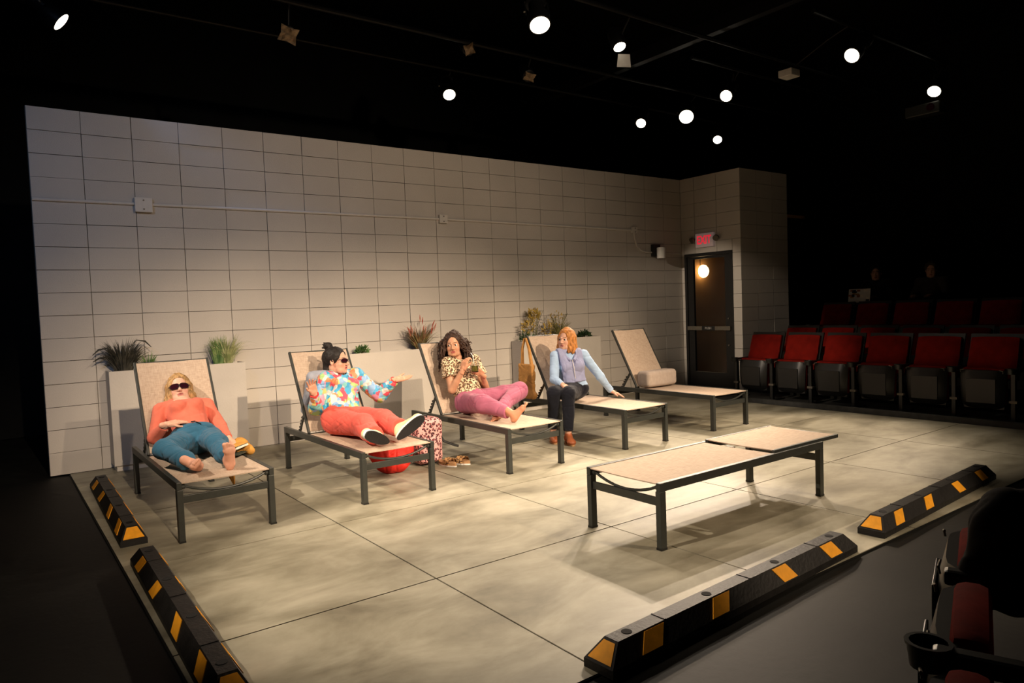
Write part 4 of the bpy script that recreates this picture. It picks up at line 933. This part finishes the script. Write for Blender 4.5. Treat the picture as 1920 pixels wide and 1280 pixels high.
jk = garment(p2, 'jacket', M['jacket'], P8(J, ['pel', 'chest', 'neck', 'shA', 'shB', 'elA', 'elB', 'wrA', 'wrB']), b_, loc=loc2, fold=(.010, 40), seed=4, h=.0065)
zp = MB().tube([J['chest']+u*.13+f*.07-A(*loc2), J['chest']+u*.05+f*.128-A(*loc2)], .004).build('zip', M['solewhite'], jk)
for s_ in 'AB':
    d = unit(J['wr'+s_]-J['el'+s_]); MB().lathe([(.036, -.012), (.038, 0), (.036, .012)], tuple(J['wr'+s_]-d*.012-A(*loc2)), tuple(d), 16).build('cuff', cloth('red_cuff', (.6, .05, .05)), jk, True)
def b_(S, J=J, r=r, f=f, u=u):
    S.ell(J['pel'], V3(.185, .128, .12), np.array([r, f, u]), .02)
    for s_ in 'AB': S.path([J['hp'+s_], J['kn'+s_], J['an'+s_]+(J['kn'+s_]-J['an'+s_])*.05], [.108, .088, .072], .03)
def post(S, J=J, r=r, f=f, u=u):
    S.cut(J['pel']+u*.095, u)
    for s_ in 'AB':
        d = unit(J['an'+s_]-J['kn'+s_]); c = J['an'+s_]-d*.01; S.cut(c, d, c-.1, c+.1)
b_.post = post
garment(p2, 'wide_trousers', cloth('red_twill', (.72, .105, .078)), P8(J, ['pel', 'hpA', 'hpB', 'knA', 'knB', 'anA', 'anB']), b_, loc=loc2, fold=(.0075, 40), seed=8, h=.0065)
def shoe(root, J, s_, toe, loc, upper=M['shoe_yellow'], side=1):
    a = J['an'+s_]; td = unit(toe); sole_n = unit(A(0, -1, -.15)-td*np.dot(A(0, -1, -.15), td)) ; ud = -sole_n; sd = np.cross(td, ud); Mx = np.array([sd, td, ud]); W_ = lambda x, y, z: a+sd*x+td*y+ud*z
    def bu(S): S.cone(W_(0, -.01, .05), W_(0, -.01, .0), .045, .042, .01).ell(W_(0, -.02, -.03), (.038, .05, .045), Mx, .02).cone(W_(0, .02, -.015), W_(0, .125, -.040), .042, .030, .02).ell(W_(0, .135, -.046), (.040, .045, .026), Mx, .02)
    up_ = garment(root, 'shoe', upper, [W_(0, 0, 0)], bu, pad=.24, h=.005, loc=loc, fold=None)
    def outline(s, dz):
        out = []
        for k in range(28):
            t = 2*PI*k/28; cc, ss = math.cos(t), math.sin(t); y = .052+.130*math.copysign(abs(cc)**.8, cc); wd = .038+.009*cc-.004*math.cos(2*t); out.append(W_(math.copysign(abs(ss)**.7, ss)*wd*s, y, dz))
        return out
    def slab(z0, z1, s, name, m):
        Aa = [p-A(*loc) for p in outline(s, z0)]; Bb = [p-A(*loc) for p in outline(s*1.02, z1)]; n = len(Aa)
        MB().add(Aa+Bb, [tuple(range(n)), tuple(range(n, 2*n))[::-1]]+[(i, (i+1) % n, n+(i+1) % n, n+i) for i in range(n)]).build(name, m, up_)
    slab(-.060, -.082, 1.0, 'midsole', M['solewhite']); slab(-.082, -.092, .98, 'sole', M['soleblack'])
shoe(p2, J, 'A', A(-.62, -.25, .28), loc2, M['shoe_yellow']); shoe(p2, J, 'B', A(.72, -.22, .55), loc2)
def hb(S, W=W, frm=frm):
    scalp(S, W, frm, .99, thick=.010); Mx = np.array(frm)
    S.ell(W(0, -.075, .02), (.060, .05, .07), Mx, .02); S.ell(W(-.0, -.085, -.06), (.045, .04, .06), Mx, .02)
    g = random.Random(3)
    S.ell(W(-.01, -.065, .135), (.038, .038, .034), Mx, .008)
    for k in range(14):
        a = g.uniform(0, 6.28); b2 = g.uniform(-.6, 1.2); c = V3(-.01, -.065, .135); d = V3(math.cos(a)*math.cos(b2), math.sin(a)*math.cos(b2), math.sin(b2)); e = c+d*.036; S.cone(W(*(c+d*.02)), W(*(e+V3(-.005, -.012, 0))), .013, .006, .004)
    locks(S, W, 6, 8, -.06, .010, 1.2, 2.0, .006, zj=.02)
    S.ell(W(0, .10, -.03), V3(.056, .075, .10), Mx, .01, 's')
hair_obj(p2, W, frm, loc2, hb, (.016, .013, .012))
sunglasses(p2, W, loc2, .85)
# grey cushion behind her, red bag and leopard backpack under and beside her lounger, sandals
def b_(S): S.box(A(1.885, -1.60, .70), (.10, .02, .16), None, .035, .01)
t = thing('cushion', (1.885, -1.60, .7), 'grey cushion propped behind the woman in the bright jacket', 'cushion')
def b_(S):
    R_ = np.array(Matrix.Rotation(math.radians(-30), 3, 'X')); S.box(A(1.86, -1.685, .685), (.095, .010, .17), R_, .045, .01)
garment(t, 'cushion_body', M['grey_pillow'], [A(1.75, -1.9, .5), A(2, -1.5, .9)], b_, pad=.08, h=.008, loc=(1.885, -1.60, .7), fold=(.006, 30))
def b_(S):
    S.ell((2.33, -2.02, .16), (.21, .12, .145), None, .03).ell((2.30, -2.10, .08), (.15, .11, .08), None, .04).cone((2.20, -2.0, .24), (2.42, -2.0, .25), .06, .06, .04)
def post(S): S.cut((0, 0, .003), (0, 0, -1)); S.cut((0, 0, .30), (0, 0, 1))
b_.post = post
t = thing('red_bag', (2.33, -2.04, 0), 'big slumped red fabric bag on the floor under the second lounger', 'bag')
garment(t, 'bag_body', M['redbag'], [A(2.1, -2.2, 0), A(2.55, -1.9, .3)], b_, pad=.08, h=.007, loc=(2.33, -2.04, 0), fold=(.014, 34), seed=3)
MB().tube([(-.1, 0, .25), (-.05, -.03, .27), (.05, -.03, .27), (.1, 0, .25)], .008).build('handle', M['redbag'], t, True)
def b_(S): S.box(A(2.68, -1.985, .205), (.085, .065, .15), None, .045, .03).box(A(2.66, -2.09, .13), (.06, .01, .07), None, .035, .03).box(A(2.68, -1.99, .36), (.07, .05, .01), None, .025, .03)
def post(S): S.cut((0, 0, .003), (0, 0, -1))
b_.post = post
t = thing('backpack', (2.68, -1.99, 0), 'pink leopard print backpack standing on the floor beside the second lounger', 'backpack')
garment(t, 'pack_body', M['leopard_pink'], [A(2.52, -2.17, 0), A(2.84, -1.87, .4)], b_, pad=.06, h=.007, loc=(2.68, -1.99, 0), fold=(.006, 30))
MB().tube([(.10, -.02, .30), (.16, -.05, .18), (.24, -.10, .14), (.27, -.12, .13)], .011, 6).build('shoulder_strap', M['seatblack'], t, True)
MB().tube([(-.03, 0, .395), (-.02, 0, .425), (.02, 0, .425), (.03, 0, .395)], .007, 6).build('top_handle', M['seatblack'], t, True)
MB().tube([(-.10, -.125, .20), (-.02, -.145, .20), (.06, -.125, .20)], .004, 6).build('zip', M['seatblack'], t)
def sandal(x, y, rz, lb):
    t = thing('sandal', (x, y, 0), lb, 'sandal', rz, 'leopard sandals on the stage floor')
    def ol(s, z0): return [(s*(math.sin(a)*(.042+.008*math.cos(a+.3)-.006*math.cos(2*a))), s*.122*math.cos(a), z0) for a in [2*PI*k/28 for k in range(28)]]
    for z0, z1, nm_, m_, s in ((0, .010, 'sole', M['solewhite'], 1), (.010, .032, 'footbed', M['cork'], .98)):
        a, b2 = ol(s, z0), ol(s, z1); n = 28; MB().add(a+b2, [tuple(range(n))[::-1], tuple(range(n, 2*n))]+[(i, (i+1) % n, n+(i+1) % n, n+i) for i in range(n)]).build(nm_, m_, t)
    for yc in (-.055, -.012):
        V = []; F = []
        for k in range(11):
            a = PI*k/10; 
            for yy in (-.018, .018):
                for rr in (1, 1.08): V.append((-math.cos(a)*.047*rr, yc+yy, .016+math.sin(a)*.050*rr))
        for k in range(10): b4 = k*4; F += [(b4, b4+4, b4+6, b4+2), (b4+1, b4+3, b4+7, b4+5), (b4, b4+1, b4+5, b4+4), (b4+2, b4+6, b4+7, b4+3)]
        F += [(0, 2, 3, 1), (40, 41, 43, 42)]
        MB().add(V, F).build('strap', M['leopard_tan'], t, True)
sandal(2.775, -2.20, .1, 'left one of the pair of leopard print sandals on the floor'); sandal(2.885, -2.215, .32, 'right one of the pair of leopard print sandals on the floor')

# --- person 3: leopard shirt, mauve trousers, curly hair, jar with straw
loc3 = (3.26, -1.86, .37); SK3 = (.50, .26, .155)
J = dict(pel=A(3.26, -1.87, .485), chest=A(3.25, -1.72, .72), neck=A(3.235, -1.69, .875), head=A(3.205, -1.68, 1.010), hf=A(-.62, -.77, .0), hu=A(-.02, .08, 1),
 shA=A(3.09, -1.75, .832), shB=A(3.405, -1.70, .832), elA=A(3.07, -1.835, .60), elB=A(3.475, -1.80, .575), wrA=A(3.135, -1.935, .785), wrB=A(3.345, -1.945, .725),
 hpA=A(3.18, -1.90, .475), hpB=A(3.345, -1.86, .475), knA=A(3.11, -2.28, .505), knB=A(3.700, -2.04, .545), anA=A(3.215, -2.575, .432), anB=A(3.225, -2.305, .412),
 handA=dict(d=A(.30, -.10, .95), pn=A(.75, .2, -.1), thumb=-1, curl=(.55, .6, .7, .75), spread=.04, tcurl=.8),
 handB=dict(d=A(-.68, .05, .55), pn=A(-.3, .5, .65), thumb=1, curl=(.45, .5, .5, .55), spread=.05, tcurl=.7),
 footA=dict(td=A(.45, -.30, .75), ud=A(-.45, .45, .5), side=-1), footB=dict(td=A(-.78, -.60, .02), ud=A(-.3, .5, .75), side=1))
p3, W, frm, (r, f, u) = person('person', loc3, 'curly-haired woman in leopard print shirt and mauve trousers drinking from a jar', J, SK3, (.42, .10, .09), (.03, .018, .012), 1.0, look=(-.55, .85, -.02))
def b_(S, J=J, r=r, f=f, u=u):
    torso(S, J, .016, k=.035, bust=1.15, hip=.95)
    for s_ in 'AB': S.cone(J['sh'+s_], J['sh'+s_]*.48+J['el'+s_]*.52, .068, .076, .03, flat=True)
    S.cone(J['neck']-u*.04, J['neck']+u*.012+f*.01, .068, .064, .015)
def post(S, J=J, r=r, f=f, u=u):
    S.cone(J['neck']+f*.03-u*.005, J['head']+f*.05, .050, .07, .005, 's'); S.cut(J['pel']+u*.04, -u, J['pel']-.28, J['pel']+A(.28, .3, .10))
b_.post = post
garment(p3, 'print_shirt', M['leopard'], P8(J, ['pel', 'chest', 'neck', 'shA', 'shB']), b_, loc=loc3, fold=(.009, 36), seed=6, h=.0065)
def b_(S, J=J, r=r, f=f, u=u):
    S.ell(J['pel'], V3(.180, .125, .12), np.array([r, f, u]), .02)
    for s_ in 'AB': S.path([J['hp'+s_], J['kn'+s_], J['an'+s_]+(J['kn'+s_]-J['an'+s_])*.16], [.100, .082, .056], .025)
def post(S, J=J, r=r, f=f, u=u):
    S.cut(J['pel']+u*.10, u)
    for s_ in 'AB':
        d = unit(J['an'+s_]-J['kn'+s_]); c = J['an'+s_]-d*.045; S.cut(c, d, c-.08, c+.08)
b_.post = post
garment(p3, 'loose_trousers', cloth('mauve_cotton', (.36, .105, .17)), P8(J, ['pel', 'hpA', 'hpB', 'knA', 'knB', 'anA', 'anB']), b_, loc=loc3, fold=(.010, 42), seed=12, h=.0065)
def hb(S, W=W, frm=frm):
    scalp(S, W, frm, 1.0, thick=.008); Mx = np.array(frm); g = random.Random(12)
    def curl(p, d, Ln, r0, amp, dn):
        d = unit(d); a = unit(np.cross(d, V3(.3, .2, .9))); b2 = np.cross(d, a); ph = g.uniform(0, 6.28); P = []; R = []
        for q in range(8):
            t = q/7; c = V3(p)+d*Ln*t*(1-.25*t)+V3(0, 0, -1)*dn*t*t; P.append(W(*(c+(a*math.cos(ph+q*1.7)+b2*math.sin(ph+q*1.7))*amp*(.3+t)))); R.append(r0*(1-.35*t))
        S.path(P, R, .004)
    for i in range(150):      # crown: short curls springing off the scalp
        az = g.uniform(0, 2*PI); el = g.uniform(.05, 1.45); d = V3(math.sin(az)*math.cos(el), math.cos(az)*math.cos(el), math.sin(el))
        if d[1] > .62 and d[2] < .72: continue
        curl((d[0]*.068, -.02+d[1]*.085, .04+d[2]*.074), (d[0], d[1]*.6-.3, d[2]*.5), g.uniform(.03, .055), .0085, .008, .03)
    for i in range(260):      # sides and back: long curls falling to the shoulders
        az = g.choice((-1, 1))*g.uniform(.85, PI); z0 = g.uniform(-.05, .07); d = V3(math.sin(az), math.cos(az), 0)
        curl((d[0]*.072, -.022+d[1]*.080, z0), (d[0], d[1]*.55, -.1), g.uniform(.06, .135), .0072, .013, g.uniform(.04, .185))
    S.ell(W(.01, -.06, .112), (.030, .030, .028), Mx, .01)
    for i in range(26):
        d = unit(V3(g.gauss(0, 1), g.gauss(0, 1), abs(g.gauss(0, 1)))); curl(V3(.01, -.06, .112)+d*.022, d, .035, .007, .008, .03)
    S.ell(W(0, .115, -.025), V3(.062, .080, .110), Mx, .006, 's')
hair_obj(p3, W, frm, loc3, hb, (.040, .019, .011), h=.0042, disp=(.002, 260))
# jar in her hand
jc = A(3.235, -1.985, .815); t = thing('drink_jar', tuple(jc), 'glass jar of green drink with a straw in the hands of the curly-haired woman', 'glass')
MB().lathe([(.030, -.055), (.036, -.050), (.037, .030), (.033, .045), (.034, .055), (.031, .055), (.030, .045), (.034, .028), (.033, -.046), (.005, -.049)], (0, 0, 0), (0, 0, 1), 24).build('glass_body', M['glass'], t, True)
MB().lathe([(.030, -.046), (.032, -.044), (.032, .005), (.001, .005)], (0, 0, 0), (0, 0, 1), 24).build('drink', M['drink'], t, True)
MB().tube([(.008, 0, -.04), (-.010, .01, .10), (-.018, .03, .125)], .0035, 8).build('straw', M['straw'], t, True)

# --- person 4: red hair, blue sweater and grey-blue vest, sitting sideways on the fourth lounger
loc4 = (4.42, -1.98, .37); SK4 = (.64, .37, .26)
J = dict(pel=A(4.44, -1.98, .485), chest=A(4.425, -1.95, .725), neck=A(4.430, -1.93, .867), head=A(4.418, -1.92, .992), hf=A(-.95, -.34, .08), hu=A(.08, .02, 1),
 shA=A(4.280, -1.895, .835), shB=A(4.560, -2.02, .835), elA=A(4.195, -1.975, .605), elB=A(4.690, -2.12, .60), wrA=A(4.165, -2.14, .565), wrB=A(4.835, -2.13, .435),
 hpA=A(4.375, -2.02, .475), hpB=A(4.475, -1.98, .475), knA=A(4.045, -2.14, .500), knB=A(4.150, -2.24, .490), anA=A(4.10, -2.045, .105), anB=A(4.135, -2.235, .105),
 handA=dict(d=A(.10, -.65, -.25), pn=A(.0, .2, -1), thumb=-1, curl=(.3, .35, .35, .4), spread=.05),
 handB=dict(d=A(.45, -.75, -.35), pn=A(0, -.2, -1), thumb=-1, curl=(.1, .12, .15, .2), spread=.12))
p4, W, frm, (r, f, u) = person('person', loc4, 'woman with ginger bob, pale blue sweater and grey vest sitting sideways on fourth lounger', J, SK4, (.46, .15, .13), (.20, .10, .05), .98, look=(-.2, 1, 0))
def b_(S, J=J, r=r, f=f, u=u):
    torso(S, J, .003, bust=1.1); S.cone(J['neck']-u*.05, J['neck']+u*.035, .062, .055, .015)
    for s_ in 'AB': S.path([J['sh'+s_], J['el'+s_], J['wr'+s_]], [.052, .045, .032], .015)
def post(S, J=J, r=r, f=f, u=u):
    S.cut(J['pel']+u*.02, -u, J['pel']-.28, J['pel']+A(.14, .3, .06))
    for s_ in 'AB': sleeve_cut(S, J, s_, .006)
b_.post = post
garment(p4, 'sweater', cloth('pale_blue_knit', (.36, .50, .70)), P8(J, ['pel', 'chest', 'neck', 'shA', 'shB', 'elA', 'elB', 'wrA', 'wrB']), b_, loc=loc4, fold=(.005, 38), seed=9, h=.0065)
def b_(S, J=J, r=r, f=f, u=u):
    torso(S, J, .026, k=.04, bust=1.1, hip=.95)
def post(S, J=J, r=r, f=f, u=u):
    S.cut(J['pel']+u*.07, -u); Mx = np.array([r, f, u])
    for s_, q in (('A', -1), ('B', 1)): S.cut(J['sh'+s_]-r*q*.028, r*q)
    S.cone(J['neck']-u*.01+f*.0, J['neck']+u*.1, .066, .07, .006, 's'); S.cone(J['neck']+f*.10-u*.02, J['neck']+f*.14-u*.12, .055, .012, .006, 's')
b_.post = post
vest = garment(p4, 'vest', cloth('blue_grey_fleece', (.29, .31, .48)), P8(J, ['pel', 'chest', 'neck', 'shA', 'shB']), b_, loc=loc4, fold=(.009, 36), seed=10, h=.0065)
o4 = A(*loc4); MB().tube([J['chest']+u*.06+f*.135-o4, J['chest']-u*.02+f*.150-o4, J['pel']+u*.11+f*.135-o4], .003).build('zip', M['conduit'], vest)
for q in (-1, 1):
    MB().tube([J['neck']+r*q*.075-u*.005-f*.02-o4, J['neck']+r*q*.075-u*.035+f*.05-o4, J['chest']+r*q*.018+u*.055+f*.135-o4], [.024, .024, .012], 8).build('hood', M['grey_pillow'] if False else vest.data.materials[0], vest, True)
def b_(S, J=J, r=r, f=f, u=u):
    S.ell(J['pel']-u*.01, V3(.165, .120, .11), np.array([r, f, u]), .02)
    for s_ in 'AB': S.path([J['hp'+s_], J['kn'+s_], J['an'+s_]+A(0, 0, .03)], [.092, .070, .052], .02)
def post(S, J=J, u=u):
    S.cut(J['pel']+u*.085, u); S.cut(A(0, 0, .125), A(0, 0, -1))
b_.post = post
garment(p4, 'dark_jeans', cloth('navy_denim', (.006, .007, .013)), P8(J, ['pel', 'hpA', 'hpB', 'knA', 'knB', 'anA', 'anB']), b_, loc=loc4, fold=(.006, 40), seed=11, h=.0065)
for s_, td in (('A', A(-.55, -.80, 0)), ('B', A(-.45, -.85, 0))):
    a = J['an'+s_]; td = unit(td); sd = np.cross(td, A(0, 0, 1)); Mx = np.array([sd, td, A(0, 0, 1)])
    def b_(S, a=a, td=td, Mx=Mx): g0 = A(a[0], a[1], 0); S.ell(g0+td*-.02+A(0, 0, .045), (.038, .045, .045), Mx, .02).cone(g0+A(0, 0, .055), g0+td*.10+A(0, 0, .034), .040, .034, .02).ell(g0+td*.125+A(0, 0, .030), (.043, .055, .032), Mx, .02).cone(g0+A(0, 0, .06), g0+A(0, 0, .10), .034, .036, .01, flat=True)
    def post(S): S.cut(A(0, 0, .006), A(0, 0, -1))
    b_.post = post
    sh = garment(p4, 'shoe', M['clog'], [A(a[0], a[1], .05)], b_, pad=.21, h=.005, loc=loc4, fold=None)
    g0 = A(a[0], a[1], 0)-o4; n = 24; ol = [g0+sd*math.sin(2*PI*k/n)*.044+td*(.050+.130*math.cos(2*PI*k/n)) for k in range(n)]
    MB().add([tuple(p) for p in ol]+[tuple(p+A(0, 0, .014)) for p in ol], [tuple(range(n))[::-1], tuple(range(n, 2*n))]+[(i, (i+1) % n, n+(i+1) % n, n+i) for i in range(n)]).build('sole', M['cork'], sh)
def hb(S, W=W, frm=frm):
    scalp(S, W, frm, .98, thick=.012)
    locks(S, W, 14, 21, -.135, .0165, .62, 3.0, .004, zj=.01, flare=.16); locks(S, W, 14, 22, -.135, .0165, -.62, -3.0, .004, zj=.01, flare=.16)
    S.ell(W(0, .105, -.04), V3(.054, .075, .10), np.array(frm), .01, 's')
hair_obj(p4, W, frm, loc4, hb, (.46, .185, .045))
# tan tote hung from the fourth lounger's backrest, bolster on the fifth
t = thing('tote_bag', (4.20, -1.50, .40), 'tan canvas tote bag hanging from the top corner of the fourth lounger', 'bag')
def b_(S):
    S.box(A(4.215, -1.50, .56), (.012, .105, .17), None, .016, .01); S.cone((4.22, -1.63, .42), (4.20, -1.40, .42), .03, .035, .04)
garment(t, 'bag_body', M['tan'], [A(4.15, -1.68, .38), A(4.27, -1.36, .78)], b_, pad=.05, h=.006, loc=(4.20, -1.50, .40), fold=(.010, 40), seed=2)
MB().tube([(.02, -.08, .33), (.04, -.02, .50), (.075, .075, .605), (.10, .11, .59)], [.022, .018, .014, .014], 6).tube([(.02, .08, .33), (.035, .09, .50), (.075, .10, .605), (.10, .11, .59)], [.020, .016, .014, .014], 6).build('strap', M['tan'], t, True)
t = thing('bolster_cushion', (5.85, -1.86, .47), 'beige bolster cushion lying at the foot of the backrest on the rightmost lounger', 'cushion')
def b_(S): S.box(A(5.845, -1.855, .470), (.205, .055, .050), None, .042, .01)
garment(t, 'cushion_body', M['bolster'], [A(5.6, -2.0, .37), A(6.1, -1.7, .57)], b_, pad=.06, h=.007, loc=(5.85, -1.86, .47), fold=(.003, 25))

# ------------------------------------------------------------------ dim figures in the audience
def sitter(x, y, z, label, hair, top, yaw=PI, dz=0):
    """simple seated figure facing -x, built in world space"""
    o = A(x, y, z)
    J = dict(pel=o+A(0, 0, .50), chest=o+A(.03, 0, .78), neck=o+A(.03, 0, .93), head=o+A(.0, 0, 1.07), hf=A(-.93, -.3, -.15), hu=A(0, 0, 1),
      shA=o+A(.03, .17, .90), shB=o+A(.03, -.17, .90), elA=o+A(-.05, .24, .66), elB=o+A(-.05, -.24, .66), wrA=o+A(-.26, .12, .70), wrB=o+A(-.26, -.12, .70),
      hpA=o+A(-.02, .09, .48), hpB=o+A(-.02, -.09, .48), knA=o+A(-.42, .11, .50), knB=o+A(-.42, -.11, .50), anA=o+A(-.42, .11, .10), anB=o+A(-.42, -.11, .10),
      handA=dict(d=A(-1, -.2, 0), pn=A(0, 0, -1), thumb=1), handB=dict(d=A(-1, .2, 0), pn=A(0, 0, -1), thumb=-1))
    lc = tuple(o+A(0, 0, .0)); pp_, W, frm, (r, f, u) = person('person', lc, label, J, (.50, .28, .19), (.4, .12, .1), (.05, .03, .02), 1.0, coarse=1.8, show_eyes=False)
    def b_(S):
        torso(S, J, .02, bust=.5); S.cone(J['neck']-A(0, 0, .04), J['neck'], .07, .062, .02)
        for s_ in 'AB': S.path([J['sh'+s_], J['el'+s_], J['wr'+s_]], [.060, .052, .038], .02)
    garment(pp_, 'pullover', cloth('dark_pullover', top), P8(J, ['pel', 'chest', 'neck', 'elA', 'elB', 'wrA', 'wrB']), b_, loc=lc, h=.013)
    def b_(S):
        for s_ in 'AB': S.path([J['hp'+s_], J['kn'+s_], J['an'+s_]-A(0, 0, .05)], [.09, .070, .055], .02)
        S.ell(J['pel'], (.12, .17, .11), None, .02)
    garment(pp_, 'trousers', cloth('dark_trousers', (.01, .01, .012)), P8(J, ['pel', 'knA', 'knB', 'anA', 'anB']), b_, loc=lc, h=.015)
    def hb(S): scalp(S, W, frm, 1.0, thick=.012); S.ell(W(0, -.08, -.03), (.07, .05, .10), np.array(frm), .02)
    hair_obj(pp_, W, frm, lc, hb, hair, h=.009, ext=.2)
sitter(10.72, -1.98, .60, 'dim person in black sitting behind a stickered laptop high in the audience', (.01, .008, .006), (.006, .006, .006))
sitter(10.85, -2.72, .60, 'dim person in grey top sitting right of the laptop in the dark audience', (.06, .04, .02), (.035, .030, .024))
struct(MB().b2((9.45+1.0, -6.5, -.012), (12.5, -1.3, .60)).build('floor_riser_back', M['black']))
tb = thing('desk', (10.32, -2.3, .6), 'black desk carrying the laptop among the dark seats', 'desk'); MB().b2((-.20, -.75, .59), (.18, .75, .62)).build('desk_top', M['black'], tb)
for y in (-.7, .7): MB().b2((-.15, y-.02, 0), (.15, y+.02, .59)).build('leg', M['black'], tb)
lp = thing('laptop', (10.24, -1.95, 1.22), 'laptop covered in stickers, seen from behind in the dark audience', 'laptop')
ld = MB().box((.02, 0, .105), (.008, .33, .21), Matrix.Rotation(.18, 3, 'Y')).build('lid', M['white'], lp); MB().b2((.0, -.165, 0), (.22, .165, .014)).build('base', M['bar'], lp)
g = random.Random(2)
for k in range(14): 
    z = g.uniform(.03, .19); MB().box((.012+(z-.105)*.18, g.uniform(-.14, .14), z), (.003, g.uniform(.03, .07), g.uniform(.02, .045)), Matrix.Rotation(.18, 3, 'Y')).build('sticker', (M['clog'], M['steel'], M['tan'], M['paper'])[k % 4], ld)
# black coat draped over the near seat, one sleeve hanging
t = thing('draped_coat', (1.96, -6.695, .55), 'black coat heaped over the armrest of a near seat, sleeve hanging, lower right corner', 'coat')
def b_(S):
    S.path([A(1.900, -6.675, .66), A(1.960, -6.695, .70), A(2.090, -6.735, .70)], [.060, .070, .070], .04); S.path([A(1.900, -6.655, .68), A(1.875, -6.635, .55), A(1.885, -6.635, .40)], [.040, .038, .032], .03)
    S.box(A(2.030, -6.735, .55), (.09, .03, .10), np.array(Matrix.Rotation(.35, 3, 'Z')), .03, .03)
garment(t, 'coat_cloth', M['darkcoat'], [A(1.820, -6.825, .36), A(2.170, -6.575, .78)], b_, pad=.05, h=.008, loc=(1.96, -6.695, .55), fold=(.010, 35))
for o in bpy.data.objects:
    if o.type == 'EMPTY' and not o.parent and 'label' in o and o['label'] == 'x': print('UNLABELLED', o.name)
